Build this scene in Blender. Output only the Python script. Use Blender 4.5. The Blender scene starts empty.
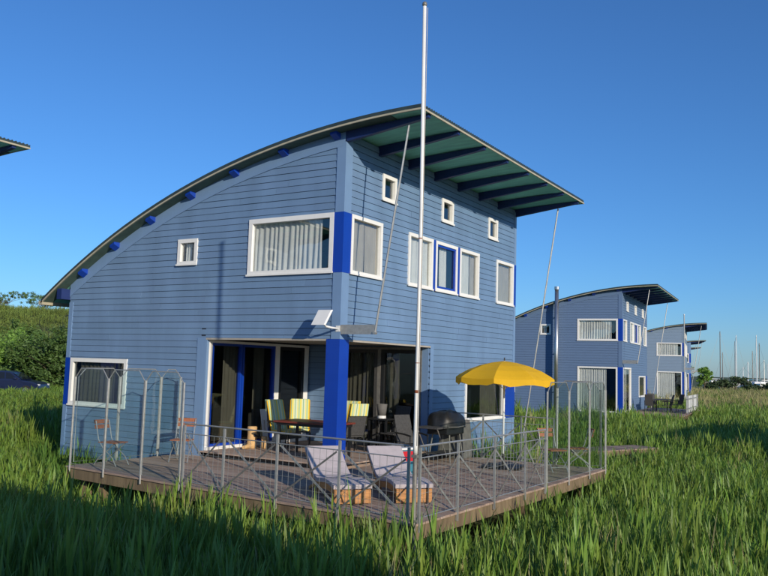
import bpy, bmesh, math, random
import numpy as np
from mathutils import Vector, Matrix, noise
R = math.radians
random.seed(7)
SC = bpy.context.scene
COL = SC.collection

# ------------------------------------------------------------------ camera
cam_d = bpy.data.cameras.new('camera'); cam = bpy.data.objects.new('camera', cam_d); COL.objects.link(cam)
CAM = Vector((9.3688, -13.5553, 1.6406))
yaw, pitch, roll = R(121.626), R(5.526), R(1.6825)
fwd = Vector((math.cos(pitch)*math.cos(yaw), math.cos(pitch)*math.sin(yaw), math.sin(pitch)))
rgt0 = Vector((math.sin(yaw), -math.cos(yaw), 0)); up0 = rgt0.cross(fwd)
rgt = math.cos(roll)*rgt0 + math.sin(roll)*up0; up = -math.sin(roll)*rgt0 + math.cos(roll)*up0
cam.matrix_world = Matrix(((rgt.x, up.x, -fwd.x, CAM.x), (rgt.y, up.y, -fwd.y, CAM.y), (rgt.z, up.z, -fwd.z, CAM.z), (0, 0, 0, 1)))
cam_d.sensor_width = 36; cam_d.lens = 813.35*36/768; cam_d.clip_end = 6000; cam_d.clip_start = .1
SC.camera = cam
SC.render.resolution_x, SC.render.resolution_y = 1024, 768
# ------------------------------------------------------------------ sky and sun
SUN = Vector((.882, -.472, .298)).normalized()
w = bpy.data.worlds.new('World'); SC.world = w; w.use_nodes = True
nt = w.node_tree; bg = nt.nodes['Background']
sky = nt.nodes.new('ShaderNodeTexSky'); sky.sky_type = 'NISHITA'; sky.sun_disc = False
sky.sun_elevation = math.asin(SUN.z); sky.sun_rotation = math.atan2(SUN.x, SUN.y)
sky.air_density = 1.0; sky.dust_density = .3; sky.ozone_density = 8.8; sky.altitude = 0
nt.links.new(sky.outputs[0], bg.inputs[0]); bg.inputs[1].default_value = .145
sl = bpy.data.lights.new('sun', 'SUN'); sl.energy = 4.2; sl.angle = R(.53); sl.color = (1, .89, .73)
so = bpy.data.objects.new('sun', sl); COL.objects.link(so)
so.rotation_euler = (-SUN).to_track_quat('-Z', 'Y').to_euler(); so.location = (30, -20, 30)
SC.view_settings.view_transform = 'Standard'; SC.view_settings.look = 'None'
SC.view_settings.exposure = 0; SC.view_settings.gamma = 1

# ------------------------------------------------------------------ materials
MATS = {}
def mat(name, col, rough=.6, metal=0, var=.12, scale=6, bump=0, bscale=40, col2=None, stretch=None, spec=.5, trans=0, inst=0):
    """principled with object-space noise variation, fine bump; inst: per-instance colour variation"""
    if name in MATS: return MATS[name]
    m = bpy.data.materials.new(name); m.use_nodes = True; n = m.node_tree; b = n.nodes['Principled BSDF']
    b.inputs['Roughness'].default_value = rough; b.inputs['Metallic'].default_value = metal
    b.inputs['Specular IOR Level'].default_value = spec
    tc = n.nodes.new('ShaderNodeTexCoord'); mp = n.nodes.new('ShaderNodeMapping'); n.links.new(tc.outputs['Object'], mp.inputs[0])
    if stretch: mp.inputs['Scale'].default_value = stretch
    nz = n.nodes.new('ShaderNodeTexNoise'); nz.inputs['Scale'].default_value = scale; nz.inputs['Detail'].default_value = 6
    n.links.new(mp.outputs[0], nz.inputs[0])
    rp = n.nodes.new('ShaderNodeValToRGB'); n.links.new(nz.outputs[0], rp.inputs[0])
    c2 = col2 or tuple(c*(1-var) for c in col); c1 = col if col2 else tuple(min(1, c*(1+var)) for c in col)
    rp.color_ramp.elements[0].position = .3; rp.color_ramp.elements[1].position = .7
    rp.color_ramp.elements[0].color = (*c2, 1); rp.color_ramp.elements[1].color = (*c1, 1)
    out = rp.outputs[0]
    if inst:
        oi = n.nodes.new('ShaderNodeObjectInfo'); mr = n.nodes.new('ShaderNodeMapRange')
        mr.inputs[3].default_value = 1-inst; mr.inputs[4].default_value = 1+inst
        n.links.new(oi.outputs['Random'], mr.inputs[0])
        hs = n.nodes.new('ShaderNodeHueSaturation'); n.links.new(mr.outputs[0], hs.inputs['Value']); n.links.new(out, hs.inputs['Color'])
        mr2 = n.nodes.new('ShaderNodeMapRange'); mr2.inputs[3].default_value = .5-inst*.05; mr2.inputs[4].default_value = .5+inst*.04
        mth = n.nodes.new('ShaderNodeMath'); mth.operation = 'FRACT'; ml = n.nodes.new('ShaderNodeMath'); ml.operation = 'MULTIPLY'; ml.inputs[1].default_value = 17.3
        n.links.new(oi.outputs['Random'], ml.inputs[0]); n.links.new(ml.outputs[0], mth.inputs[0]); n.links.new(mth.outputs[0], mr2.inputs[0])
        n.links.new(mr2.outputs[0], hs.inputs['Hue'])
        out = hs.outputs[0]
    n.links.new(out, b.inputs['Base Color'])
    if bump:
        nb = n.nodes.new('ShaderNodeTexNoise'); nb.inputs['Scale'].default_value = bscale; nb.inputs['Detail'].default_value = 4
        n.links.new(mp.outputs[0], nb.inputs[0])
        bp = n.nodes.new('ShaderNodeBump'); bp.inputs['Strength'].default_value = bump; bp.inputs['Distance'].default_value = .01
        n.links.new(nb.outputs[0], bp.inputs['Height']); n.links.new(bp.outputs[0], b.inputs['Normal'])
    if trans:
        tr = n.nodes.new('ShaderNodeBsdfTranslucent'); mx = n.nodes.new('ShaderNodeMixShader'); mx.inputs[0].default_value = trans
        n.links.new(out, tr.inputs[0]); n.links.new(b.outputs[0], mx.inputs[1]); n.links.new(tr.outputs[0], mx.inputs[2])
        n.links.new(mx.outputs[0], n.nodes['Material Output'].inputs[0])
    MATS[name] = m; return m

def glass_mat(name, tint, mul=1.0, add=0.0):
    m = bpy.data.materials.new(name); m.use_nodes = True; n = m.node_tree
    n.nodes.remove(n.nodes['Principled BSDF'])
    tr = n.nodes.new('ShaderNodeBsdfTransparent'); tr.inputs[0].default_value = (*tint, 1)
    gl = n.nodes.new('ShaderNodeBsdfGlossy'); gl.inputs['Roughness'].default_value = .015
    ge = n.nodes.new('ShaderNodeNewGeometry'); dt = n.nodes.new('ShaderNodeVectorMath'); dt.operation = 'DOT_PRODUCT'
    n.links.new(ge.outputs['Incoming'], dt.inputs[0]); n.links.new(ge.outputs['Normal'], dt.inputs[1])
    ab = n.nodes.new('ShaderNodeMath'); ab.operation = 'ABSOLUTE'; n.links.new(dt.outputs['Value'], ab.inputs[0])
    om = n.nodes.new('ShaderNodeMath'); om.operation = 'SUBTRACT'; om.inputs[0].default_value = 1; n.links.new(ab.outputs[0], om.inputs[1])
    fr = n.nodes.new('ShaderNodeMath'); fr.operation = 'POWER'; fr.inputs[1].default_value = 4; n.links.new(om.outputs[0], fr.inputs[0])   # Schlick, both sides
    ma = n.nodes.new('ShaderNodeMath'); ma.operation = 'MULTIPLY_ADD'; ma.inputs[1].default_value = mul; ma.inputs[2].default_value = add; ma.use_clamp = True
    nz = n.nodes.new('ShaderNodeTexNoise'); nz.inputs['Scale'].default_value = 1.3
    tc = n.nodes.new('ShaderNodeTexCoord'); n.links.new(tc.outputs['Object'], nz.inputs[0])
    bp = n.nodes.new('ShaderNodeBump'); bp.inputs['Strength'].default_value = .06; bp.inputs['Distance'].default_value = .05
    n.links.new(nz.outputs[0], bp.inputs['Height']); n.links.new(bp.outputs[0], gl.inputs['Normal'])
    mx = n.nodes.new('ShaderNodeMixShader')
    n.links.new(fr.outputs[0], ma.inputs[0]); n.links.new(ma.outputs[0], mx.inputs[0])
    n.links.new(tr.outputs[0], mx.inputs[1]); n.links.new(gl.outputs[0], mx.inputs[2])
    n.links.new(mx.outputs[0], n.nodes['Material Output'].inputs[0])
    return m

def stripe_mat():
    m = bpy.data.materials.new('striped_cushion'); m.use_nodes = True; n = m.node_tree; b = n.nodes['Principled BSDF']
    tc = n.nodes.new('ShaderNodeTexCoord'); sx = n.nodes.new('ShaderNodeSeparateXYZ'); n.links.new(tc.outputs['Object'], sx.inputs[0])
    ml = n.nodes.new('ShaderNodeMath'); ml.operation = 'MULTIPLY'; ml.inputs[1].default_value = 5.2; n.links.new(sx.outputs[1], ml.inputs[0])
    fr = n.nodes.new('ShaderNodeMath'); fr.operation = 'FRACT'; n.links.new(ml.outputs[0], fr.inputs[0])
    rp = n.nodes.new('ShaderNodeValToRGB'); rp.color_ramp.interpolation = 'CONSTANT'; n.links.new(fr.outputs[0], rp.inputs[0])
    cols = [(0, (.76, .62, .10)), (.18, (.62, .66, .42)), (.36, (.20, .38, .25)), (.46, (.60, .66, .48)), (.66, (.70, .64, .22)), (.80, (.38, .53, .33))]
    e = rp.color_ramp.elements
    e[0].position, e[0].color = 0, (*cols[0][1], 1); e[1].position, e[1].color = cols[1][0], (*cols[1][1], 1)
    for p, c in cols[2:]:
        k = e.new(p); k.color = (*c, 1)
    n.links.new(rp.outputs[0], b.inputs['Base Color']); b.inputs['Roughness'].default_value = .9
    return m

SIDING = mat('slate_blue_paint', (.143, .233, .370), .5, var=.11, scale=1.1, bump=.15, bscale=60, stretch=(1.6, 1.6, .5), inst=.04)
TRIM = mat('slate_blue_trim', (.165, .27, .44), .5, var=.04, scale=3)
BACK = mat('dark_backing', (.02, .03, .05), .9)
BLUE = mat('cobalt_paint', (.004, .045, .36), .35, var=.05, scale=3)
NAVY = mat('navy_paint', (.010, .026, .12), .5, var=.1)
WHITE = mat('white_frame_paint', (.80, .79, .75), .4, var=.03, scale=8)
SOFFIT = mat('green_soffit', (.24, .66, .51), .75, var=.14, scale=3, stretch=(.6, 3, 1))
CREAM = mat('cream_edge', (.42, .38, .27), .6, var=.12, scale=5)
LINT = mat('beige_lintel', (.40, .36, .30), .6, var=.1, scale=5)
GABLE = mat('dark_green_gable_strip', (.075, .125, .095), .8, var=.2, scale=4)
ROOFM = mat('dark_corrugated_roof', (.045, .065, .062), .5, metal=.3, var=.2, scale=4)
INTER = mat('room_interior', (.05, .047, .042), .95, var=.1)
CURT = mat('white_curtain', (.86, .85, .81), .95, var=.05, scale=5, trans=.15)
CURTB = mat('beige_curtain', (.58, .52, .44), .95, var=.06, scale=5, trans=.2)
CURTD = mat('olive_curtain', (.17, .15, .115), .95, var=.1, scale=5)
GLASS = glass_mat('window_glass', (.93, .95, .95), .9, .10)
GLASSD = glass_mat('door_glass', (.75, .78, .78), .7, .04)
SCREEN = glass_mat('windscreen_glass', (.93, .97, .96), .6, .02)
STEEL = mat('galvanised_steel', (.42, .42, .40), .45, metal=.55, var=.14, scale=14)
STEELD = mat('dull_steel', (.22, .21, .19), .55, metal=.4, var=.2, scale=14)
POLEM = mat('flagpole_paint', (.78, .77, .73), .4, var=.06, scale=8, stretch=(1, 1, .4))
RUST = mat('rust_mark', (.28, .08, .03), .8, var=.3)
DECK = mat('weathered_deck_wood', (.37, .265, .20), .85, var=.2, scale=3, stretch=(1.2, 14, 6), bump=.3, bscale=30)
DECK2 = mat('weathered_deck_wood_dark', (.30, .215, .165), .85, var=.22, scale=3, stretch=(1.2, 14, 6), bump=.3, bscale=30)
DECK3 = mat('weathered_deck_wood_pale', (.42, .315, .245), .85, var=.2, scale=3, stretch=(1.2, 14, 6), bump=.3, bscale=30)
FASC = mat('rough_fascia_wood', (.25, .185, .105), .85, col2=(.12, .085, .05), scale=7, stretch=(1, 1, .12), bump=.4, bscale=25)
LWOOD = mat('orange_teak', (.50, .24, .07), .6, var=.22, scale=5, stretch=(1, 6, 6), bump=.15)
LWOOD2 = mat('orange_teak_board', (.44, .20, .06), .6, var=.3, scale=5, stretch=(6, .6, 7), bump=.15)
RWOOD = mat('reddish_slat_wood', (.30, .10, .04), .55, var=.2, scale=6, stretch=(1, 6, 6))
LOGW = mat('pale_log', (.60, .38, .17), .8, var=.25, scale=7, bump=.3)
MATTR = mat('grey_lilac_mattress', (.46, .41, .42), .95, var=.07, scale=9, bump=.25, bscale=200)
BLACKP = mat('black_plastic', (.012, .013, .014), .5, var=.2)
DGREY = mat('dark_grey_weave', (.05, .05, .05), .8, var=.25, scale=30, bump=.3, bscale=120)
GREYC = mat('grey_cover', (.13, .125, .115), .85, var=.2, scale=7, bump=.4, bscale=8)
TABLEM = mat('red_brown_table', (.17, .035, .022), .45, var=.2, scale=5, stretch=(1, 8, 1))
YELLOW = mat('yellow_canvas', (.86, .50, .012), .8, var=.04, scale=4, trans=.22)
REDM = mat('red_plastic', (.55, .02, .03), .4, var=.1)
TEALM = mat('teal_plastic', (.05, .22, .30), .4, var=.1)
WHITEP = mat('white_plastic', (.75, .75, .73), .4, var=.03)
CHROME = mat('steel_flue', (.55, .55, .54), .3, metal=.9, var=.08, scale=5)
STRIPE = stripe_mat()
CARP = mat('dark_blue_car_paint', (.013, .02, .06), .25, var=.04); CARG = mat('car_window', (.012, .015, .02), .08, var=.05)
TYRE = mat('tyre_rubber', (.015, .015, .015), .8); RIM = mat('rim_alloy', (.4, .4, .4), .35, metal=.8)
BARK = mat('bark', (.10, .075, .05), .9, var=.3, scale=8, bump=.5, bscale=20)
REED = mat('reed_leaf', (.135, .275, .040), .5, var=.30, scale=1.7, trans=.32, inst=.28, col2=(.22, .315, .055))
REEDD = mat('dry_reed', (.40, .37, .16), .75, var=.2, scale=1.7, trans=.2, inst=.2)
HILLG = mat('hill_grass_blade', (.20, .27, .055), .7, var=.25, scale=1, trans=.2, inst=.25)
LEAFA = mat('leaf_mid_green', (.13, .22, .045), .6, var=.35, scale=.9, trans=.3)
LEAFB = mat('leaf_dark_green', (.085, .155, .035), .6, var=.35, scale=.9, trans=.25)
LEAFC = mat('leaf_bright_green', (.19, .34, .055), .6, var=.3, scale=.9, trans=.3)
LEAFD = mat('leaf_far_green', (.06, .10, .035), .7, var=.3, scale=.6, trans=.2)

# ------------------------------------------------------------------ mesh helpers
class MB:
    def __init__(s): s.v = []; s.f = []; s.sm = False
    def add(s, vs, fs):
        o = len(s.v); s.v += [tuple(v) for v in vs]; s.f += [tuple(i+o for i in f) for f in fs]; return s
    def hexa(s, p):   # 8 points: bottom 4 ccw, top 4 ccw
        return s.add(p, [(3, 2, 1, 0), (4, 5, 6, 7), (0, 1, 5, 4), (1, 2, 6, 5), (2, 3, 7, 6), (3, 0, 4, 7)])
    def box(s, x0, x1, y0, y1, z0, z1):
        return s.hexa([(x0, y0, z0), (x1, y0, z0), (x1, y1, z0), (x0, y1, z0), (x0, y0, z1), (x1, y0, z1), (x1, y1, z1), (x0, y1, z1)])
    def prism(s, poly, z0, z1):
        n = len(poly)
        return s.add([(x, y, z0) for x, y in poly]+[(x, y, z1) for x, y in poly],
                     [tuple(range(n))[::-1], tuple(range(n, 2*n))]+[(i, (i+1) % n, n+(i+1) % n, n+i) for i in range(n)])
    def bar(s, a, b, wd, ht, upv=(0, 0, 1)):   # rectangular bar from a to b
        a, b = Vector(a), Vector(b); d = (b-a).normalized(); u = Vector(upv)
        if abs(d.dot(u)) > .98: u = Vector((1, 0, 0))
        r = d.cross(u).normalized(); u = r.cross(d)
        P = []
        for q in (a, b): P += [q+r*wd/2*i+u*ht/2*j for i, j in ((-1, -1), (1, -1), (1, 1), (-1, 1))]
        return s.add(P, [(0, 1, 2, 3), (7, 6, 5, 4), (0, 4, 5, 1), (1, 5, 6, 2), (2, 6, 7, 3), (3, 7, 4, 0)])
    def tube(s, pts, rad, n=6, closed=False):
        pts = [Vector(p) for p in pts]; rr = rad if isinstance(rad, (list, tuple)) else [rad]*len(pts)
        V = []; F = []; m = len(pts); prev = None
        for i, p in enumerate(pts):
            if closed: d = pts[(i+1) % m]-pts[i-1]
            else: d = pts[min(i+1, m-1)]-pts[max(i-1, 0)]
            d.normalize()
            if prev is None:
                u = Vector((0, 0, 1)) if abs(d.z) < .9 else Vector((1, 0, 0))
            else: u = prev
            r = d.cross(u).normalized(); u = r.cross(d).normalized(); prev = u
            V += [p+(r*math.cos(2*math.pi*k/n)+u*math.sin(2*math.pi*k/n))*rr[i] for k in range(n)]
        for i in range(m if closed else m-1):
            j = (i+1) % m
            F += [(i*n+k, i*n+(k+1) % n, j*n+(k+1) % n, j*n+k) for k in range(n)]
        if not closed: F += [tuple(range(n))[::-1], tuple((m-1)*n+k for k in range(n))]
        return s.add(V, F)
    def lathe(s, prof, n=16, c=(0, 0, 0)):
        V = []; F = []
        for r, z in prof: V += [(c[0]+r*math.cos(2*math.pi*k/n), c[1]+r*math.sin(2*math.pi*k/n), c[2]+z) for k in range(n)]
        for i in range(len(prof)-1): F += [(i*n+k, i*n+(k+1) % n, (i+1)*n+(k+1) % n, (i+1)*n+k) for k in range(n)]
        F += [tuple(range(n))[::-1], tuple((len(prof)-1)*n+k for k in range(n))]
        return s.add(V, F)
    def build(s, name, material, parent=None, smooth=False, bevel=0):
        me = bpy.data.meshes.new(name); me.from_pydata(s.v, [], s.f); me.update()
        if material: me.materials.append(material)
        o = bpy.data.objects.new(name, me); COL.objects.link(o)
        if parent: o.parent = parent
        bm = bmesh.new(); bm.from_mesh(me); bmesh.ops.recalc_face_normals(bm, faces=bm.faces)
        if bevel: bmesh.ops.bevel(bm, geom=bm.edges[:], offset=bevel, segments=2, affect='EDGES', profile=.6)
        bm.to_mesh(me); bm.free()
        if smooth or s.sm:
            for p in me.polygons: p.use_smooth = True
        return o
def tag(o, label=None, cat=None, group=None, kind=None):
    if label: o['label'] = label
    if cat: o['category'] = cat
    if group: o['group'] = group
    if kind: o['kind'] = kind
    return o
def empty(name, loc=(0, 0, 0), rz=0, label=None, cat=None, group=None):
    o = bpy.data.objects.new(name, None); COL.objects.link(o); o.location = loc; o.rotation_euler = (0, 0, rz); o.empty_display_size = .2
    return tag(o, label, cat, group)
def copy_tree(o, parent=None):
    c = o.copy(); COL.objects.link(c); c.parent = parent
    for ch in [k for k in o.children]: copy_tree(ch, c)
    return c
def clip(poly, n, d):   # keep n.p<=d
    out = []
    for i in range(len(poly)):
        a, b = poly[i], poly[(i+1) % len(poly)]; da = n[0]*a[0]+n[1]*a[1]-d; db = n[0]*b[0]+n[1]*b[1]-d
        if da <= 0: out.append(a)
        if (da < 0 < db) or (db < 0 < da):
            t = da/(da-db); out.append((a[0]+(b[0]-a[0])*t, a[1]+(b[1]-a[1])*t))
    return out

# ------------------------------------------------------------------ terrain
def sstep(a, b, x):
    t = max(0, min(1, (x-a)/(b-a))); return t*t*(3-2*t)
LEFT = Vector((-math.sin(yaw), math.cos(yaw), 0)); FW = Vector((math.cos(yaw), math.sin(yaw), 0))
def camsp(x, y):
    d = Vector((x-CAM.x, y-CAM.y, 0)); return d.dot(FW), -d.dot(LEFT)   # depth, right
def ground(x, y):
    dp, rt = camsp(x, y)
    z = -1.5+.12*noise.noise(Vector((x*.15, y*.15, 0)))
    z += .65*sstep(26, 46, dp)*sstep(-2, -14, rt)                      # road bank to the left
    ridge = sstep(66, 92, dp)*sstep(-6, -26, rt)                       # grassy dyke
    z += ridge*(7.6+.9*noise.noise(Vector((x*.05, y*.05, 3)))+.4*noise.noise(Vector((x*.2, y*.2, 5))))*(1-sstep(150, 260, dp))
    return z
def build_ground():
    ds = [0, 2, 4]; 
    while ds[-1] < 4500: ds.append(ds[-1]*1.07+.5)
    ds = [-60, -30, -10]+ds
    V = []; F = []; nu = 90
    for d in ds:
        half = max(60, abs(d)*1.2+40)
        for k in range(nu+1):
            r = -half+2*half*k/nu; p = CAM+FW*d-LEFT*r
            V.append((p.x, p.y, ground(p.x, p.y) if d < 400 else -1.5))
    for i in range(len(ds)-1):
        for k in range(nu):
            a = i*(nu+1)+k; F.append((a, a+1, a+nu+2, a+nu+1))
    m = MB(); m.add(V, F)
    gm = mat('marsh_ground', (.055, .085, .022), .95, scale=.35, col2=(.09, .105, .03), bump=.5, bscale=3)
    return tag(m.build('ground', gm, smooth=True), kind='structure')
build_ground()

# ------------------------------------------------------------------ the house
RC = (2.0, 6.66-19.3); RR = 19.3          # roof arc
LX, LY, ZB = -8.44, 9.15, -.8
def arc(x, off=0): return RC[1]+math.sqrt((RR-off)**2-(x-RC[0])**2)
def fA(y0=0): return lambda a, d, z: (a, y0+d, z)          # walls facing -Y
def fB(x0=0): return lambda a, d, z: (x0-d, a, z)          # walls facing +X
def mbox(m, F, a0, a1, d0, d1, z0, z1, dt=None):
    dt = d0 if dt is None else dt
    m.hexa([F(a0, d0, z0), F(a1, d0, z0), F(a1, d1, z0), F(a0, d1, z0), F(a0, dt, z1), F(a1, dt, z1), F(a1, d1, z1), F(a0, d1, z1)])
PITCH = .145
def courses(a0, a1, z0, z1, holes, topfun=None, lowfun=None):
    """rectangles (a0,a1,z0,z1) of the siding boards around the openings"""
    out = []; z = z0
    while z < z1-.02:
        zt = min(z+PITCH, z1)
        lo, hi = a0, a1
        if topfun:
            lo = max(lo, topfun(z))
        if hi-lo > .05:
            xs = sorted(set([lo, hi]+[min(max(v, lo), hi) for h in holes if h[2] < zt and h[3] > z for v in h[:2]]))
            run = []
            for xa, xb in zip(xs, xs[1:]):
                if xb-xa < .01: continue
                mid = (xa+xb)/2; rng = [(z, zt)]
                for h in holes:
                    if h[0] < mid < h[1]:
                        nr = []
                        for q in rng:
                            if h[2] > q[0]: nr.append((q[0], min(q[1], h[2])))
                            if h[3] < q[1]: nr.append((max(q[0], h[3]), q[1]))
                        rng = [q for q in nr if q[1]-q[0] > .012]
                for q in rng:
                    if run and run[-1][2:] == list(q) and abs(run[-1][1]-xa) < 1e-6: run[-1][1] = xb
                    else: run.append([xa, xb, *q])
            out += run
        z = zt
    return out
def plank(m, F, r, rnd=0):
    a0, a1, z0, z1 = r
    mbox(m, F, a0, a1, -.011+rnd, .03, z0+.004, z1-.003, dt=.003+rnd)
def siding(parent, F, a0, a1, z0, z1, holes, topfun=None, single=True):
    rs = courses(a0, a1, z0, z1, holes, topfun)
    if single:
        cut = []
        for r in rs:
            while r[1]-r[0] > 3.4:
                x = r[0]+random.uniform(1.4, 3.3)
                if r[1]-x < .6: break
                cut.append([r[0], x-.0025, r[2], r[3]]); r = [x+.0025, *r[1:]]
            cut.append(r)
        for r in cut:
            m = MB(); plank(m, F, r, random.uniform(-.0025, .0025)); m.build('plank', SIDING, parent)
    else:
        m = MB()
        for r in rs: plank(m, F, r)
        m.build('siding', SIDING, parent)
def backing(name, F, a0, a1, z0, zt, holes, parent, d0=.03, d1=.16, step=.5, material=None):
    """solid wall with openings; zt is a number or function of a"""
    top = zt if callable(zt) else (lambda a: zt)
    xs = sorted(set([a0, a1]+[v for h in holes for v in h[:2] if a0 < v < a1]+[a0+step*i for i in range(1, int((a1-a0)/step)+1) if a0+step*i < a1]))
    m = MB()
    for xa, xb in zip(xs, xs[1:]):
        if xb-xa < 1e-4: continue
        mid = (xa+xb)/2; hs = sorted([h for h in holes if h[0] < mid < h[1]], key=lambda h: h[2]); z = z0
        for h in hs:
            if h[2] > z+1e-4: mbox(m, F, xa, xb, d0, d1, z, h[2])
            z = max(z, h[3])
        if top(mid) > z:
            m.hexa([F(xa, d0, z), F(xb, d0, z), F(xb, d1, z), F(xa, d1, z), F(xa, d0, top(xa)), F(xb, d0, top(xb)), F(xb, d1, top(xb)), F(xa, d1, top(xa))])
    return m.build(name, material or BACK, parent)
def drape(F, a0, a1, d, z0, z1, waves, amp=.03, n=6, phase=0):
    m = MB(); N = int(waves*n); V = []; Fc = []
    for i in range(N+1):
        t = i/N; a = a0+(a1-a0)*t; ph = t*waves*2*math.pi+phase+1.1*math.sin(t*waves*1.3+phase)+.7*math.sin(t*waves*.53)
        V += [F(a, d+amp*math.sin(ph)*.55, z1), F(a+amp*.3*math.sin(ph*.5), d+amp*math.sin(ph), (z0+z1)/2), F(a+amp*.5*math.sin(ph*.37), d+amp*1.2*math.sin(ph+.3), z0)]
    for i in range(N):
        for j in range(2): Fc.append((3*i+j, 3*i+3+j, 3*i+4+j, 3*i+1+j))
    m.add(V, Fc); return m
def window(F, a0, a1, z0, z1, parent, fw=.08, curtains=(), inner=None, glass=None, dep=.03, name='window', fmat=None):
    """frame proud of the siding, pane set back, curtains inside. curtains: (fraction0, fraction1, waves, material)"""
    m = MB()
    mbox(m, F, a0, a1, -.035, .065, z0, z0+fw); mbox(m, F, a0, a1, -.035, .065, z1-fw, z1)
    mbox(m, F, a0, a0+fw, -.033, .065, z0+fw, z1-fw); mbox(m, F, a1-fw, a1, -.033, .065, z0+fw, z1-fw)
    o = m.build(name, fmat or WHITE, parent, bevel=0)
    p = MB(); mbox(p, F, a0+fw-.005, a1-fw+.005, dep, dep+.008, z0+fw-.005, z1-fw+.005); p.build('pane', glass or GLASS, o)
    if z1-z0 < 1.7:
        q = MB(); mbox(q, F, a0-.02, a1+.02, -.055, -.036, z0-.012, z0+.028); q.build('sill', WHITE, o)
    if inner:
        m = MB(); e = fw; t = .055
        mbox(m, F, a0+e, a1-e, -.012, .028, z0+e, z0+e+t); mbox(m, F, a0+e, a1-e, -.012, .028, z1-e-t, z1-e)
        mbox(m, F, a0+e, a0+e+t, -.01, .028, z0+e+t, z1-e-t); mbox(m, F, a1-e-t, a1-e, -.01, .028, z0+e+t, z1-e-t); m.build('casement', inner, o)
    for c0, c1, wv, cm in curtains:
        A = a0+fw*.25; W = a1-a0-.5*fw
        drape(F, A+W*c0, A+W*c1, .105, z0+.02, z1-.02, wv, .024, phase=c0*5).build('curtain', cm, o, smooth=True)
    return o

def roof_parts(root, wavy=True):
    y0, y1 = -.35, 9.5; xs = [-9.16+(1.97+9.16)*i/30 for i in range(31)]
    m = MB(); V = []; Fc = []; ny = 400 if wavy else 40
    ys = [y0+(y1-y0)*k/ny for k in range(ny+1)]
    for x in xs:
        for k, y in enumerate(ys):
            V.append((x, y, arc(x)+.02*math.sin(k*math.pi/2+.4)))
    for i in range(30):
        for k in range(ny):
            a = i*(ny+1)+k; Fc.append((a, a+1, a+ny+2, a+ny+1))
    n0 = len(V)
    for x in xs:
        V += [(x, y0, arc(x)-.062), (x, y1, arc(x)-.062)]
    for i in range(30):
        Fc.append((n0+2*i, n0+2*i+1, n0+2*i+3, n0+2*i+2))
        Fc.append((i*(ny+1), n0+2*i, n0+2*i+2, (i+1)*(ny+1)))
        Fc.append((i*(ny+1)+ny, (i+1)*(ny+1)+ny, n0+2*i+3, n0+2*i+1))
    for i in (0, 30): Fc.append(tuple(i*(ny+1)+k for k in range(ny+1))+(n0+2*i+1, n0+2*i))
    m.add(V, Fc); roof = m.build('roof', ROOFM, root)
    # green soffit sheet
    m = MB(); V = []; Fc = []
    for x in xs:
        for y in (y0+.03, y1-.03): V += [(x, y, arc(x)-.064), (x, y, arc(x)-.086)]
    for i in range(30):
        a = 4*i; b = a+4
        Fc += [(a, b, b+2, a+2), (a+1, a+3, b+3, b+1), (a, a+1, b+1, b), (a+2, b+2, b+3, a+3)]
    Fc += [(0, 2, 3, 1), (120, 121, 123, 122)]
    m.add(V, Fc); m.build('soffit', SOFFIT, roof)
    # darker green strips under the two narrow gable overhangs
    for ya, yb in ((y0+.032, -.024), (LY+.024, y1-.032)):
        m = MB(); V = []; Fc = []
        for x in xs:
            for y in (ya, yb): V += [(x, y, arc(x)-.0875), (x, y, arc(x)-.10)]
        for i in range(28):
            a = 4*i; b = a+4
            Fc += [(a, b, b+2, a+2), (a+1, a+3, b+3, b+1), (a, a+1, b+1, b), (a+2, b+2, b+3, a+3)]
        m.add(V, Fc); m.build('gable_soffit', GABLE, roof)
    # cream edge strips along the two arcs and the high edge
    for yy in (y0, y1-.03):
        m = MB(); V = []; Fc = []
        for x in xs:
            for y in (yy, yy+.03): V += [(x, y, arc(x)-.063), (x, y, arc(x)-.099)]
        for i in range(30):
            a = 4*i; b = a+4
            Fc += [(a, b, b+2, a+2), (a+1, a+3, b+3, b+1), (a, a+1, b+1, b), (a+2, b+2, b+3, a+3)]
        Fc += [(0, 2, 3, 1), (120, 121, 123, 122)]
        m.add(V, Fc); m.build('edge_trim', CREAM, roof)
    zt = arc(1.97); MB().box(1.96, 1.985, y0, y1, zt-.102, zt-.063).build('edge_trim', CREAM, roof)
    ze = arc(-9.16); m = MB(); m.box(-9.24, -9.10, y0, y1, ze-.13, ze-.03); m.build('gutter', CREAM, roof)
    # brackets under the high overhang
    for i in range(8):
        y = .03+i*1.297; m = MB()
        P = [(-.05, 6.24), (1.93, arc(1.93)-.16), (1.93, arc(1.93)-.087), (-.05, arc(0)-.087)]
        m.add([(x, y-.05, z) for x, z in P]+[(x, y+.05, z) for x, z in P], [(0, 1, 2, 3), (7, 6, 5, 4), (0, 4, 5, 1), (1, 5, 6, 2), (2, 6, 7, 3), (3, 7, 4, 0)])
        m.build('bracket', NAVY, root)
    # purlin ends along the arc
    for x in (-8.15, -7.9+.02, -6.75, -5.54, -4.26, -2.94, -1.56, -.2)[1:]:
        for ya, yb in ((-.20, .0), (9.16, 9.36)):
            t = arc(x)-.101; sl = (arc(x+.1)-arc(x-.1))/.2; m = MB(); wd = .075
            yt, yr = (ya, yb) if ya < 0 else (yb, ya)
            m.hexa([(x-wd, yt, t-.05-sl*wd), (x+wd, yt, t-.05+sl*wd), (x+wd, yr, t-.135+sl*wd), (x-wd, yr, t-.135-sl*wd),
                    (x-wd, yt, t-sl*wd), (x+wd, yt, t+sl*wd), (x+wd, yr, t+sl*wd), (x-wd, yr, t-sl*wd)])
            m.build('purlin_end', BLUE, root)
    m = MB(); m.box(-8.62, -8.44, -.28, 9.4, arc(-8.62)-.36, arc(-8.62)-.088); m.build('eave_beam', NAVY, root)

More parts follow.
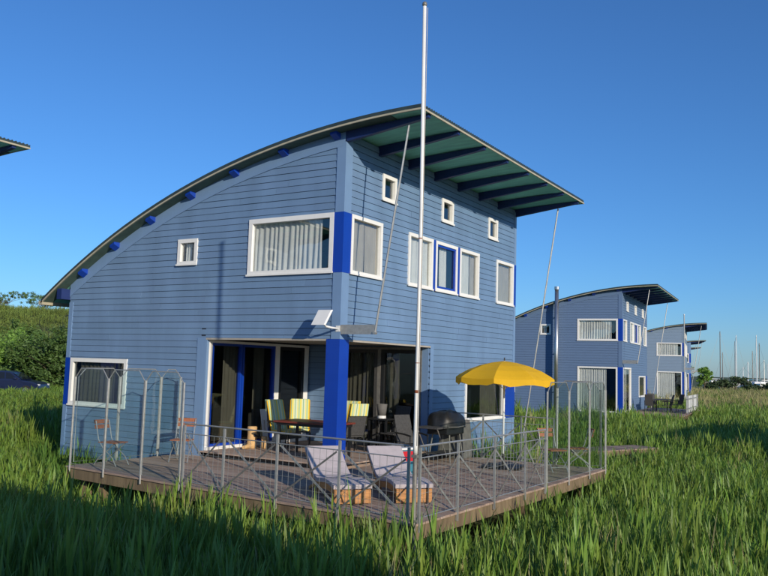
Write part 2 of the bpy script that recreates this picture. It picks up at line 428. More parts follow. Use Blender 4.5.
def arc_trim(root, yf, yb):
    m = MB(); V = []; Fc = []; xs = [LX+(.0-LX)*i/26 for i in range(27)]
    for x in xs:
        for y in (yf, yb): V += [(x, y, arc(x, .086)), (x, y, arc(x, .086)-.30)]
    for i in range(26):
        a = 4*i; b = a+4
        Fc += [(a, b, b+2, a+2), (a+1, a+3, b+3, b+1), (a, a+1, b+1, b), (a+2, b+2, b+3, a+3)]
    m.add(V, Fc); m.build('arc_trim', TRIM, root)

def make_house(kind, root, single):
    """kind 'loggia' for the near one with the cut-out corner terrace, 'plain' for the others"""
    A, B = fA(), fB()
    hA = [(-2.5, -.22, 3.53, 4.78), (-4.66, -4.04, 3.85, 4.46)]
    hB = [(.27, 1.5, 3.53, 4.78), (2.67, 3.87, 3.53, 4.78), (4.01, 5.21, 3.53, 4.78), (5.35, 6.54, 3.53, 4.78), (7.72, 8.96, 3.53, 4.78),
          (1.45, 2.05, 5.3, 5.9), (4.29, 4.93, 5.3, 5.9), (7.12, 7.75, 5.3, 5.9), (5.83, 8.40, .28, 1.59)]
    AX, BY, ZF, ZC = -3.63, 3.86, -.33, 2.17
    if kind == 'loggia':
        hA += [(-8.24, -6.16, .46, 1.64), (AX, .001, ZB-.3, ZC)]; hB += [(-.001, BY, ZB-.3, ZC)]
    else:
        hA += [(-2.48, -.24, -.49, 2.06), (-7.2, -6.16, .46, 1.64)]; hB += [(.27, 2.9, -.49, 2.06)]
    tA = lambda z: RC[0]-math.sqrt(max(0, (RR-.30)**2-(z-RC[1])**2)) if z > arc(LX, .2) else LX
    wa = backing('wall', A, LX, 0, ZB, lambda a: arc(a, .088), hA, root)
    siding(wa, A, LX, 0, ZB, 6.42, hA, tA, single)
    wb = backing('wall', B, 0.165, LY, ZB, arc(-.08, .09), [(max(h[0], .1), *h[1:]) for h in hB], root)
    siding(wb, B, 0, LY, ZB, 6.45, hB, None, single)
    # far side and rear, never seen closely
    Fr = lambda a, d, z: (a, LY-d, z)
    wr = backing('wall', Fr, LX, -.165, ZB, lambda a: arc(a, .088), [], root); siding(wr, Fr, LX, 0, ZB, 6.42, [], tA, False)
    Fl = lambda a, d, z: (LX+d, a, z)
    wl = backing('wall', Fl, .165, LY-.165, ZB, arc(LX, .1), [], root); siding(wl, Fl, 0, LY, ZB, 3.4, [], None, False)
    arc_trim(root, -.022, .028); arc_trim(root, LY-.028, LY+.022)
    # corner boards and cobalt panels
    def boards(segs, name, material, dd):
        for F, a0, a1, z0, z1 in segs:
            m = MB(); mbox(m, F, a0, a1, -dd, .028, z0, z1); m.build(name, material, root)
    zl = ZC if kind == 'loggia' else ZB
    boards([(A, -.2, .02, zl, 3.528), (A, -.2, .02, 4.782, 6.30), (B, 0.03, .24, zl, 3.528), (B, .03, .24, 4.782, 6.40),
            (A, LX, LX+.14, 1.645, 3.05), (B, LY-.14, LY, ZB, .275), (B, LY-.14, LY, 1.6, 3.528), (B, LY-.14, LY, 4.782, 6.38),
            (A, LX, LX+.14, ZB, .455)], 'corner_board', TRIM, .020)
    boards([(A, -.218, .025, 3.53, 4.78), (B, .03, .268, 3.53, 4.78), (B, 8.962, LY, 3.53, 4.78), (A, LX, -8.242, .457, 1.643) if kind == 'loggia' else (A, LX, -8.3, .457, 1.643),
            (B, 8.5, LY, .277, 1.598), (B, 3.872, 4.008, 3.53, 4.78), (B, 5.212, 5.348, 3.53, 4.78)], 'blue_panel', BLUE, .024)
    # windows
    W = lambda *a, **k: window(*a, root, **k)
    W(A, *hA[0], fw=.10, curtains=[(0, .84, 14, CURT)])
    W(A, *hA[1], fw=.09, curtains=[(.2, .55, 2.5, CURT)])
    if kind == 'loggia': W(A, *hA[2], fw=.10, glass=GLASSD, curtains=[(.1, .75, 9, CURTD)])
    W(B, *hB[0], curtains=[(0, .56, 3, CURTB), (.57, 1, 8, CURTB)])
    W(B, *hB[1], curtains=[(0, 1, 6, CURT)])
    W(B, *hB[2], curtains=[(.35, .7, 3, CURT)], inner=BLUE)
    W(B, *hB[3], curtains=[(0, .66, 7, CURT), (.7, 1, 2, CURTB)])
    W(B, *hB[4], curtains=[(0, .55, 3, CURTB), (.5, 1, 5, CURTB)])
    for h in hB[5:8]: W(B, *h, fw=.085)
    W(B, *hB[8], curtains=[(.45, .9, 6, CURTD)], glass=GLASSD)
    roof_parts(root)
    # dark storeys inside, seen through panes
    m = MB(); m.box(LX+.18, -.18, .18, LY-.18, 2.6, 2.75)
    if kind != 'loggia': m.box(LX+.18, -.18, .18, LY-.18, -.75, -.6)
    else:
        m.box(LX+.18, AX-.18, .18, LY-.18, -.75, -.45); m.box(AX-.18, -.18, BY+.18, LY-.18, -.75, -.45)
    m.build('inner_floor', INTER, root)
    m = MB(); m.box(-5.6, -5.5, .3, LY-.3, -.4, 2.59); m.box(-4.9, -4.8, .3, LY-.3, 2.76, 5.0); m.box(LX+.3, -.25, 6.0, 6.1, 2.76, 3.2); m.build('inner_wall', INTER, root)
    m = MB(); m.box(LX+.25, -.25, .25, LY-.25, ZB-.9, ZB+.02)
    if kind == 'loggia': m = MB(); m.box(LX+.25, AX-.2, .25, LY-.25, ZB-.9, ZB+.02); m.box(AX-.2, -.25, BY+.2, LY-.25, ZB-.9, ZB+.02)
    m.build('plinth', BACK, root)
    if kind == 'loggia':
        CB, CA = fB(AX), fA(BY)
        hl = [(.06, 3.80, ZF, ZC-.04)]; hb = [(-2.5, -.2, ZF, ZC-.04)]
        w1 = backing('wall', CB, .0, BY, ZF-.3, ZC+.3, hl, root)
        w2 = backing('wall', CA, AX+.0, -.035, ZF-.3, ZC+.3, hb, root); siding(w2, CA, AX, 0, ZF, ZC, hb, None, single)
        # reveals: edge boards of the two openings
        boards([(A, AX-.26, AX+.0, ZF-.12, ZC+.0), (B, BY+.0, BY+.16, ZB, ZC+.03)], 'reveal_board', TRIM, .018)
        boards([(CA, -.199, -.021, ZF, ZC-.041)], 'reveal_board', TRIM, .02)
        MB().box(AX+.001, AX+.03, -.016, .055, ZF, ZC).build('reveal_board', TRIM, root)
        m = MB(); m.box(AX, -.02, .02, BY, ZC, ZC+.06); m.build('loggia_ceiling', mat('loggia_ceiling_paint', (.42, .38, .31), .8), root)
        m = MB(); m.box(AX, -.3, -.018, .10, ZC-.038, ZC+.0); m.build('lintel', LINT, root)
        m = MB(); m.box(-.10, .018, .31, BY, ZC-.038, ZC+.0); m.build('lintel', LINT, root)
        MB().box(-.31, .028, -.028, .31, -.44, ZC-.002).build('corner_post', BLUE, root, bevel=.008)
        # sliding doors on the side wall (three leaves) and on the back wall
        def door(F, a0, a1, z0, z1, fm, cur, fw=.09):
            return window(F, a0, a1, z0, z1, root, fw=fw, curtains=cur, glass=GLASSD, name='sliding_door', fmat=fm)
        door(CB, .17, 1.20, ZF+.07, ZC-.10, BLUE, [(.5, 1, 4, CURTD)], .055)
        door(CB, 1.22, 2.42, ZF+.07, ZC-.10, BLUE, [(.45, .8, 2, CURTD)], .06)
        door(CB, 2.60, 3.62, ZF+.07, ZC-.10, BLACKP, [])
        m = MB()
        for y0, y1 in ((.061, .168), (2.425, 2.595), (3.625, 3.799)): mbox(m, CB, y0, y1, -.04, .12, ZF+.07, ZC-.10)
        mbox(m, CB, .061, 3.799, -.045, .12, ZC-.10, ZC-.041); mbox(m, CB, .061, 3.799, -.10, .12, ZF+.002, ZF+.07)
        m.build('door_frame', WHITE, root)
        door(CA, -2.45, -1.46, ZF+.07, ZC-.10, DGREY, [(.0, .8, 6, CURTD)])
        door(CA, -1.36, -.25, ZF+.07, ZC-.10, BLACKP, [(.1, .4, 2, CURTD)])
        m = MB(); mbox(m, CA, -1.458, -1.362, -.04, .12, ZF+.07, ZC-.10); mbox(m, CA, -2.5, -.2, -.04, .12, ZC-.10, ZC-.041); mbox(m, CA, -2.5, -.2, -.06, .12, ZF+.002, ZF+.07)
        mbox(m, CA, -2.499, -2.452, -.04, .12, ZF+.07, ZC-.10); mbox(m, CA, -.248, -.201, -.04, .12, ZF+.07, ZC-.10)
        m.build('door_frame', STEELD, root)
        # raised terrace floor of the loggia
        m = MB(); m.box(AX+.02, -.16, .14, BY-.02, -.62, ZF-.028); base = m.build('loggia_floor', DECK2, root)
        y = -.09
        while y < BY-.1:
            MB().box(AX+.035, .075, y, min(y+.135, BY-.03), ZF-.026, ZF+random.uniform(-.002, .002)).build('plank', random.choice((DECK, DECK2, DECK3)), base); y += .143
    else:
        W(A, *hA[2], fw=.09, curtains=[(.0, .72, 14, CURT)])
        W(A, *hA[3])
        W(B, *hB[9], fw=.09, curtains=[(.3, .7, 6, CURT)])
        boards([(A, -.235, .022, -.49, 2.06), (B, .03, .265, -.49, 2.06)], 'blue_panel', BLUE, .026)
    # stays holding the overhang
    m = MB(); m.box(.03, .86, -.012, .012, 2.27, 2.46); m.build('stay_arm', STEEL, root)
    m = MB(); m.tube([(.84, 0, 2.28), (1.49, .0, 6.40)], .022); m.tube([(.84, -.04, 2.3), (.84, .04, 2.3)], .035); m.build('stay_rod', STEEL, root)
    m = MB(); m.tube([(.22, 9.13, -.9), (1.33, 9.11, 6.40)], .022); m.build('stay_rod', STEEL, root)
    return root

house = empty('blue_house', (0, 0, 0), 0, 'large slate blue boarded house with curved roof and cut-out corner terrace, nearest', 'house', 'curved roof houses in a row')
make_house('loggia', house, True)
house2 = empty('blue_house', (-3.14, 32.37, -.06), R(5.34), 'blue curved roof house with steel flue pipe on its wall, second in the row', 'house', 'curved roof houses in a row')
make_house('plain', house2, False)
h3 = copy_tree(house2); h3.location = (-6.62, 66.68, -.08); h3.rotation_euler = (0, 0, R(9.87))
h3['label'] = 'paler blue curved roof house half hidden behind the second house, third in row'
def at(px, py, dep):     # photograph pixel and depth -> world point
    return CAM+dep*(fwd+rgt*((px-384)/813.35)-up*((py-288)/813.35))
def place_by_tip(px, py, depth, rz, lab):
    h = copy_tree(house2); P = at(px, py, depth); tip = Vector((2.0, -.35, 0)); tip.rotate(Matrix.Rotation(rz, 3, 'Z'))
    h.location = (P.x-tip.x, P.y-tip.y, -.1); h.rotation_euler = (0, 0, rz); h['label'] = lab; return h
place_by_tip(706.3, 340, 112, R(14.5), 'distant curved roof house whose dark overhang shows below the third roof, fourth in the row')
place_by_tip(701.3, 347, 140, R(19), 'farthest curved roof house, only the smallest dark roof tip showing, fifth in the row')
# neighbour at the left edge: only its roof tip enters the picture
hl = copy_tree(house2); hl.location = (-9.87, -11.32, 0); hl['label'] = 'neighbouring house at the left edge, only its dark roof corner against the sky showing'; hl.rotation_euler = (0, 0, 0)
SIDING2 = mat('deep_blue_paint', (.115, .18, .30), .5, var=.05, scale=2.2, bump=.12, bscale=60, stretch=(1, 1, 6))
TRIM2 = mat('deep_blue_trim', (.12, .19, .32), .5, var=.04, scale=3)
SIDING3 = mat('pale_grey_blue_siding', (.20, .275, .37), .5, var=.05, scale=2.2, bump=.12, bscale=60, stretch=(1, 1, 6))  # third house siding, paler and greyer than the second
def repaint(o, S_, T_):
    for sl_ in o.material_slots:
        if sl_.material in (SIDING, TRIM):
            nm = S_ if sl_.material == SIDING else T_; sl_.link = 'OBJECT'; sl_.material = nm
    for ch in o.children: repaint(ch, S_, T_)
# unseen house copies, added out of frame to cast shade over the reeds
hb = copy_tree(house2); hb.location = (17.9, -15.5, -.2); hb.rotation_euler = (0, 0, math.pi); hb['label'] = 'unseen house copy added behind the viewpoint to shade the foreground reeds'
hc = copy_tree(house2); hc.location = (24.2, 14.6, -.4); hc.rotation_euler = (0, 0, math.pi); hc['label'] = 'unseen house copy added beyond the right edge to shade the far reeds'
# flue on the second house
fl = MB(); fl.tube([(-3.63, -.34, -.9), (-3.63, -.34, 6.45)], .115, 12); flue = fl.build('flue', CHROME, house2, smooth=True)
m = MB(); m.tube([(-3.63, -.34, 6.45), (-3.63, -.34, 6.62)], .15, 12); m.build('flue_cap', CHROME, flue)
m = MB()
for z in (.6, 2.8, 4.9): m.bar((-3.63, -.25, z), (-3.63, -.01, z), .04, .05)
m.build('flue_strap', STEELD, flue)

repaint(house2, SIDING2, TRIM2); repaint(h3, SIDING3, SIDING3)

# ------------------------------------------------------------------ the deck
S, Ec, T = Vector((-4.25, -3.05)), Vector((3.96, -3.81)), Vector((4.12, 4.5)); DZ = -.45
deck = empty('deck', (0, 0, 0), 0, 'weathered brown plank deck on stilts around the corner of the near house', 'deck')
u = (Ec-S).normalized(); nrm = Vector((-u.y, u.x))
poly = [tuple(S), tuple(Ec), tuple(T), (.02, 4.5), (.02, -.02), (-4.25, -.02)]
base_d = nrm.dot(S); t = 0.0
while base_d+t < 4.9:
    p = clip(poly, (-nrm.x, -nrm.y), -(base_d+t)); 
    if len(p) >= 3: p = clip(p, (nrm.x, nrm.y), base_d+t+.137)
    if len(p) >= 3:
        q = [p[0]]
        for v in p[1:]:
            if (Vector(v)-Vector(q[-1])).length > 1e-4: q.append(v)
        if (Vector(q[0])-Vector(q[-1])).length < 1e-4: q.pop()
        if len(q) >= 3:
            # ragged board ends
            m = MB(); m.prism(q, DZ-.03, DZ+random.uniform(-.003, .003)); m.build('plank', random.choice((DECK, DECK, DECK2, DECK3)), deck)
    t += .145
def fascia(a, b, out):
    a, b = Vector(a), Vector(b); d = (b-a).normalized(); n = Vector((d.y, -d.x))
    m = MB(); p = [a+n*.02, b+n*.02, b+n*(.02-.05), a+n*(.02-.05)]
    m.prism([tuple(v-n*.045) for v in p], DZ-.225, DZ-.032); return m.build('fascia', FASC, deck)
fascia(S, Ec, 0); fascia(Ec, T, 0); fascia(T, (.02, 4.5), 0); fascia((-4.25, -.02), S, 0)
m = MB()
for x in (-3.6, -2.2, -.8, .6, 2.0, 3.4): m.box(x, x+.08, -3.0-(x+4.25)*.0926+.05, -.1, DZ-.22, DZ-.031)
m.build('joist', FASC, deck)
for x, y in ((-3.9, -2.8), (-3.3, -2.9), (-.6, -3.1), (1.5, -3.3), (3.5, -3.4), (3.7, .6), (3.75, 3.7), (1.0, 4.2), (-3.9, -.6), (.8, .6), (.8, 2.6)):
    MB().box(x-.07, x+.07, y-.07, y+.07, -1.75, DZ-.221).build('stilt', FASC, deck)

# ------------------------------------------------------------------ railings and glass windscreens
def pt(a, b, t): v = a+(b-a)*t; return Vector((v.x, v.y, 0))
def railing(pts, label, skip_first=False):
    root = empty('railing', (pts[0].x, pts[0].y, DZ), 0, label, 'railing', 'mesh railings round the deck'); O = Vector((pts[0].x, pts[0].y, DZ)); H = 1.03
    def build(m, n, mt, par=root): return m.build(n, mt, par)
    for i, p in enumerate(pts):
        q = p-O; q.z = 0; m = MB(); m.box(q.x-.017, q.x+.017, q.y-.017, q.y+.017, -.12, H-.02); build(m, 'post', STEEL)
    for a, b in zip(pts, pts[1:]):
        A, Bv = a-O, b-O; A.z = Bv.z = 0; d = (Bv-A); L = d.length; d.normalize(); nn = Vector((-d.y, d.x, 0)); Z = Vector((0, 0, 1))
        m = MB(); m.tube([A+Z*H, Bv+Z*H], .015); build(m, 'top_rail', STEEL)
        m = MB(); m.tube([A+Z*(H-.16)+d*.03, Bv+Z*(H-.16)-d*.03], .009); build(m, 'middle_rail', STEEL)
        m = MB(); m.tube([A+Z*.07+d*.03, Bv+Z*.07-d*.03], .009); build(m, 'bottom_rail', STEEL)
        m = MB(); m.bar(A+Z*(H-.18)+d*.03+nn*.03, Bv+Z*.05-d*.03+nn*.03, .010, .032); build(m, 'brace', STEEL)
        m = MB(); m.bar(A+Z*.05+d*.03-nn*.03, Bv+Z*(H-.18)-d*.03-nn*.03, .008, .026); build(m, 'brace', STEELD)
        m = MB(); k = max(2, int(round(L/.125)))
        for i in range(1, k):
            c = A+d*(L*i/k); m.bar(c+Z*.07, c+Z*(H-.16), .0042, .0042)
        for j in range(1, 5):
            z = .07+(H-.23)*j/5; m.bar(A+Z*z+d*.03, Bv+Z*z-d*.03, .0036, .0036)
        build(m, 'wire_mesh', STEEL)
    return root
def screen(pts, label, skip=0):
    root = empty('windscreen', (pts[0].x, pts[0].y, DZ), 0, label, 'windscreen', 'glass windscreens at the deck ends'); O = Vector((pts[0].x, pts[0].y, DZ)); Z = Vector((0, 0, 1))
    H1, H2, ch = 1.72, 1.89, .16
    for p in pts[skip:]:
        q = p-O; q.z = 0; m = MB(); m.tube([q-Z*.1, q+Z*H1], .019, 8); m.build('post', STEEL, root)
    for a, b in zip(pts, pts[1:]):
        A, Bv = a-O, b-O; A.z = Bv.z = 0; d = (Bv-A).normalized(); e = .03
        o = [A+d*e+Z*.06, Bv-d*e+Z*.06, Bv-d*e+Z*H1, Bv-d*(e+ch)+Z*H2, A+d*(e+ch)+Z*H2, A+d*e+Z*H1]
        m = MB(); m.tube(o, .011, 5, closed=True); fr = m.build('frame', STEEL, root)
        nn = Vector((-d.y, d.x, 0))*.003; m = MB()
        m.add([v+nn for v in o]+[v-nn for v in o], [(0, 1, 2, 3, 4, 5), (11, 10, 9, 8, 7, 6)]+[(i, (i+1) % 6, 6+(i+1) % 6, 6+i) for i in range(6)])
        m.build('pane', SCREEN, fr)
    return root
f = lambda *t: [pt(S, Ec, k) for k in t]; g = lambda *t: [pt(Ec, T, k) for k in t]
D0 = Vector((-4.2, -.12)); FAR = Vector((.2, 4.46))
screen(f(.017, .149, .283, .412), 'glass windscreen with three clipped-corner panes along the left front deck edge')
screen([pt(S, D0, .05), pt(S, D0, .41), pt(S, D0, .79), pt(S, D0, .99)], 'glass windscreen along the left deck end, running back to the house wall', 1)
railing(f(.421, .541, .686, .837, .985), 'steel mesh railing with crossed braces in front of the sun loungers, left of the flagpole')
railing(g(.012, .147, .30, .45, .563), 'steel mesh railing with crossed braces right of the flagpole below the yellow parasol')
screen(g(.572, .713, .861, .99), 'glass windscreen of three panes at the right deck edge')
screen([pt(T-Vector((.05, .06)), FAR, .015), pt(T-Vector((.05, .06)), FAR, .28)], 'single glass windscreen pane on the far deck edge behind the wooden chairs')
railing([pt(T-Vector((.05, .06)), FAR, k) for k in (.295, .5, .75, .99)], 'steel mesh railing on the far deck edge behind the parasol foot')

# ------------------------------------------------------------------ flagpole
fp = empty('flagpole', (3.985, -3.89, -1.6), 0, 'tall white flagpole with rust marks at the front corner of the deck', 'flagpole')
m = MB(); m.tube([(0, 0, 2.10), (0, 0, 2.2), (.0, 0, 5.4), (-.03, 0, 8.33)], [.031, .031, .029, .026], 14); pole = m.build('pole', POLEM, fp, smooth=True)
m = MB(); m.tube([(0, 0, 2.9), (0, 0, 2.94)], .0315, 14); m.tube([(0, 0, 5.0), (0, 0, 5.015)], .0302, 14); m.tube([(0, 0, 3.3), (0, 0, 3.31)], .0312, 14); m.build('rust_band', RUST, pole)
m = MB(); m.lathe([(.026, 0), (.036, .02), (.032, .05), (.01, .07)], 12, (-.03, 0, 8.33)); m.build('cap', STEELD, fp, smooth=True)
m = MB(); m.tube([(0, 0, -.2), (0, 0, 2.12)], .030, 10); m.box(-.04, .04, -.04, .04, 2.04, 2.08); m.box(-.04, .04, -.04, .04, 1.2, 1.23); m.build('socket_post', STEELD, fp)
m = MB(); m.tube([(.033, -.02, 2.2), (.032, -.01, 5), (.02, 0, 8.3)], .005, 4); m.build('halyard', STEELD, fp)

# ------------------------------------------------------------------ parasol
def parasol():
    root = empty('parasol', (2.32, 2.98, DZ-.045), R(12), 'open yellow parasol with scalloped valance standing on the deck', 'parasol')
    N = 8; Rr = 1.08; rings = [(0, 2.33), (.25, 2.30), (.5, 2.235), (.75, 2.13), (1.0, 1.985), (1.0, 1.985)]
    sub = 5; M = N*sub; V = []; Fc = []
    def ring(fr, z, sag):
        out = []
        for k in range(M):
            j, tt = divmod(k, sub); tt /= sub; a0 = 2*math.pi*j/N; a1 = 2*math.pi*(j+1)/N
            p = Vector((math.cos(a0), math.sin(a0)))*(1-tt)+Vector((math.cos(a1), math.sin(a1)))*tt
            out.append((p.x*Rr*fr, p.y*Rr*fr, z-sag*4*tt*(1-tt)))
        return out
    V.append((0, 0, 2.335)); rr = [ring(.06, 2.33, 0), ring(.25, 2.30, .0), ring(.5, 2.235, .006), ring(.75, 2.13, .014), ring(.93, 2.02, .02), ring(1.0, 1.965, .022)]
    val = []
    for k, p in enumerate(rr[-1]):
        tt = (k % sub)/sub; val.append((p[0]*1.004, p[1]*1.004, p[2]-.105-.03*math.sin(math.pi*tt)+.015*math.sin(k*2.1)))
    rr.append(val)
    for r_ in rr: V += r_
    for k in range(M): Fc.append((0, 1+k, 1+(k+1) % M))
    for i in range(len(rr)-1):
        for k in range(M): Fc.append((1+i*M+k, 1+i*M+(k+1) % M, 1+(i+1)*M+(k+1) % M, 1+(i+1)*M+k))
    m = MB(); m.add(V, Fc); can = m.build('canopy', YELLOW, root)
    for i in range(N):
        a = 2*math.pi*i/N; c, s_ = math.cos(a), math.sin(a); m = MB()
        m.tube([(0, 0, 2.30), (c*.3, s_*.3, 2.27), (c*.55, s_*.55, 2.2), (c*.85, s_*.85, 2.075), (c*1.07, s_*1.07, 1.955)], .006, 4); m.build('rib', WHITEP, can)
        m = MB(); m.tube([(c*.04, s_*.04, 1.75), (c*.62, s_*.62, 2.19)], .005, 4); m.build('strut', WHITEP, can)
    m = MB(); m.tube([(0, 0, .05), (0, 0, 2.34)], .021, 10); m.build('pole', WHITEP, root, smooth=True)
    m = MB(); m.tube([(0, 0, 2.335), (0, 0, 2.41)], .014, 8); m.build('finial', BLACKP, root)
    m = MB(); m.bar((-.42, 0, .03), (.42, 0, .03), .07, .05); m.bar((0, -.42, .032), (0, .42, .032), .07, .045); m.tube([(0, 0, .05), (0, 0, .35)], .03, 8)
    for sx in (-.22, .22):
        for sy in (-.22, .22): m.box(sx-.17, sx+.17, sy-.17, sy+.17, .058, .10)
    m.build('foot', BLACKP, root)
parasol()

# ------------------------------------------------------------------ sun loungers
def lounger(foot, head, label):
    foot, head = Vector(foot), Vector(head); d = (head-foot); ang = math.atan2(d.y, d.x)
    root = empty('sun_lounger', (foot.x, foot.y, DZ), ang, label, 'sun lounger', 'sun loungers on the deck')
    prof = [(0, .235), (.25, .27), (.5, .275), (.75, .245), (.95, .225), (1.12, .25), (1.32, .345), (1.55, .49), (1.80, .66)]
    hw = .31
    m = MB(); V = []; Fc = []; n = len(prof)
    for i, (x, z) in enumerate(prof):
        a = prof[max(i-1, 0)]; b = prof[min(i+1, n-1)]; tx, tz = b[0]-a[0], b[1]-a[1]; l = math.hypot(tx, tz); nx, nz = -tz/l, tx/l
        V += [(x, -hw, z), (x, hw, z), (x+nx*.065, hw, z+nz*.065), (x+nx*.065, -hw, z+nz*.065)]
    for i in range(n-1): Fc += [(4*i+k, 4*i+(k+1) % 4, 4*i+4+(k+1) % 4, 4*i+4+k) for k in range(4)]
    Fc += [(3, 2, 1, 0), tuple(4*(n-1)+k for k in range(4))]
    m.add(V, Fc); mt = m.build('mattress', MATTR, root, bevel=.012)
    m = MB()
    for x, z in ((.5, .275), (1.04, .235)): m.bar((x, -hw-.003, z+.067), (x, hw+.003, z+.067), .012, .006)
    m.build('seam', GREYC, mt)
    MB().box(.0, .035, -hw+.02, hw-.02, .02, .225).build('end_board', LWOOD2, root, bevel=.004)
    for sy in (-hw+.02, hw-.055):
        m = MB(); V = []; Fc = []
        for x, z in prof: V += [(x+.036 if x == 0 else x, sy, z-.005), (x+.036 if x == 0 else x, sy+.035, z-.005), (x+.036 if x == 0 else x, sy+.035, z-.10), (x+.036 if x == 0 else x, sy, z-.10)]
        for i in range(n-1): Fc += [(4*i+k, 4*i+(k+1) % 4, 4*i+4+(k+1) % 4, 4*i+4+k) for k in range(4)]
        Fc += [(3, 2, 1, 0), tuple(4*(n-1)+k for k in range(4))]
        m.add(V, Fc); m.build('side_rail', LWOOD, root)
        for x in (.12, 1.1): MB().box(x, x+.06, sy+.037 if sy < 0 else sy-.04, sy+.075 if sy < 0 else sy-.002, 0, .20).build('leg', LWOOD, root)
        m = MB(); m.bar((1.12, sy+.05 if sy < 0 else sy-.015, .18), (1.62, sy+.05 if sy < 0 else sy-.015, .03), .03, .05); m.build('back_support', LWOOD, root)
    for k in range(8):
        x = .2+k*.2; i = max(j for j in range(n) if prof[j][0] <= x); a, b = prof[i], prof[min(i+1, n-1)]
        z = a[1]+(b[1]-a[1])*(x-a[0])/max(b[0]-a[0], .01); MB().box(x-.03, x+.03, -hw+.056, hw-.056, z-.05, z-.022).build('slat', LWOOD, root)
    return root
lounger((2.48, -3.09), (.90, -1.83), 'grey padded wooden sun lounger in front of the blue post, left of the two')
lounger((3.14, -2.37), (1.50, -.86), 'grey padded wooden sun lounger beside the flagpole, right of the two')
# towel / cooler bag behind the right lounger
bagr = empty('cooler_bag', (1.86, -.62, DZ-.0), R(-20), 'red and teal cooler bag standing behind the right sun lounger', 'bag')
m = MB(); m.hexa([(-.2, -.14, 0), (.2, -.14, 0), (.2, .14, 0), (-.2, .14, 0), (-.23, -.16, .62), (.23, -.16, .62), (.23, .16, .62), (-.23, .16, .62)]); m.build('bag_body', TEALM, bagr, bevel=.02)
m = MB(); m.hexa([(-.02, -.162, .42), (.232, -.162, .42), (.232, .162, .42), (-.02, .162, .42), (-.02, -.168, .60), (.238, -.168, .60), (.238, .168, .60), (-.02, .168, .60)]); m.build('red_panel', REDM, bagr)
m = MB(); m.box(-.24, .24, -.17, .17, .622, .66); m.build('lid', WHITEP, bagr, bevel=.01)
m = MB(); m.tube([(-.12, 0, .65), (-.1, 0, .74), (.1, 0, .74), (.12, 0, .65)], .012, 6); m.build('handle', BLACKP, bagr)

# ------------------------------------------------------------------ loggia furniture (floor level -.33)
FZ = -.33
tb = empty('garden_table', (-1.3, 1.03, FZ), R(3), 'dark red-brown garden table in the corner terrace between striped chairs', 'table')
for k in range(9): MB().box(-.78, .78, -.45+k*.1, -.45+k*.1+.094, .70, .735).build('table_slat', TABLEM, tb)
m = MB(); m.box(-.73, .73, -.4, -.36, .64, .699); m.box(-.73, .73, .36, .40, .64, .699); m.box(-.73, -.69, -.36, .36, .64, .699); m.box(.69, .73, -.36, .36, .64, .699); m.build('table_frame', BLACKP, tb)
for sx in (-.69, .69):
    for sy in (-.36, .36): m = MB(); m.bar((sx, sy, 0), (sx, sy, .64), .05, .05); m.build('leg', BLACKP, tb)
def garden_chair(loc, rz, label, cushion=True):
    """faces +X"""
    r = empty('garden_chair', (loc[0], loc[1], loc[2] if len(loc) > 2 else FZ), rz, label, 'chair', 'garden chairs on the terrace')
    m = MB(); m.box(-.22, .24, -.23, .23, .38, .41); m.build('seat', DGREY, r, bevel=.008)
    m = MB(); m.hexa([(-.24, -.23, .42), (-.21, -.23, .42), (-.21, .23, .42), (-.24, .23, .42), (-.42, -.22, 1.04), (-.39, -.22, 1.04), (-.39, .22, 1.04), (-.42, .22, 1.04)]); m.build('backrest', DGREY, r, bevel=.006)
    for s_ in (-1, 1):
        m = MB(); m.tube([(.22, s_*.25, 0), (.2, s_*.25, .62)], .014); m.build('leg', BLACKP, r)
        m = MB(); m.tube([(-.26, s_*.25, 0), (-.2, s_*.25, .4), (-.28, s_*.25, .64)], .014); m.build('leg', BLACKP, r)
        m = MB(); m.tube([(.22, s_*.25, .62), (.0, s_*.26, .65), (-.3, s_*.25, .66)], .02); m.build('armrest', BLACKP, r)
    if cushion:
        m = MB(); m.hexa([(-.20, -.22, .44), (-.13, -.22, .44), (-.13, .22, .44), (-.20, .22, .44), (-.42, -.215, 1.12), (-.35, -.215, 1.12), (-.35, .215, 1.12), (-.42, .215, 1.12)])
        c = m.build('back_cushion', STRIPE, r, bevel=.025)
        m = MB(); m.hexa([(-.415, -.225, .86), (-.395, -.225, .86), (-.395, .225, .86), (-.415, .225, .86), (-.475, -.22, 1.135), (-.36, -.22, 1.135), (-.36, .22, 1.135), (-.475, .22, 1.135)]); m.build('cushion_hood', STRIPE, r, bevel=.012)
        m = MB()
        for sy in (-.226, .226): m.tube([(.25, sy, .45), (-.16, sy, .45), (-.38, sy, 1.11)], .014, 6)
        m.build('cushion_piping', YELLOW, r)
        m = MB(); m.box(-.19, .25, -.22, .22, .412, .47); m.build('seat_cushion', STRIPE, r, bevel=.02)
    return r
garden_chair((-2.42, 1.38), R(-14), 'chair with yellow-green striped cushion nearest the glass door, left of the table')
garden_chair((-2.48, 2.05), R(-52), 'chair with bright striped cushion behind the left end of the red-brown table')
garden_chair((-1.48, 2.40), R(-84), 'chair with striped cushion just right of the blue post')
garden_chair((-.98, 1.95), R(152), 'chair with striped cushion turned sideways at the right end of the table')
garden_chair((.55, 2.15, DZ), R(-20), 'dark woven armchair without cushion by the right edge of the corner terrace', False)
garden_chair((-.65, 3.3), R(-100), 'dark empty chair against the sliding door at the back of the corner terrace', False)
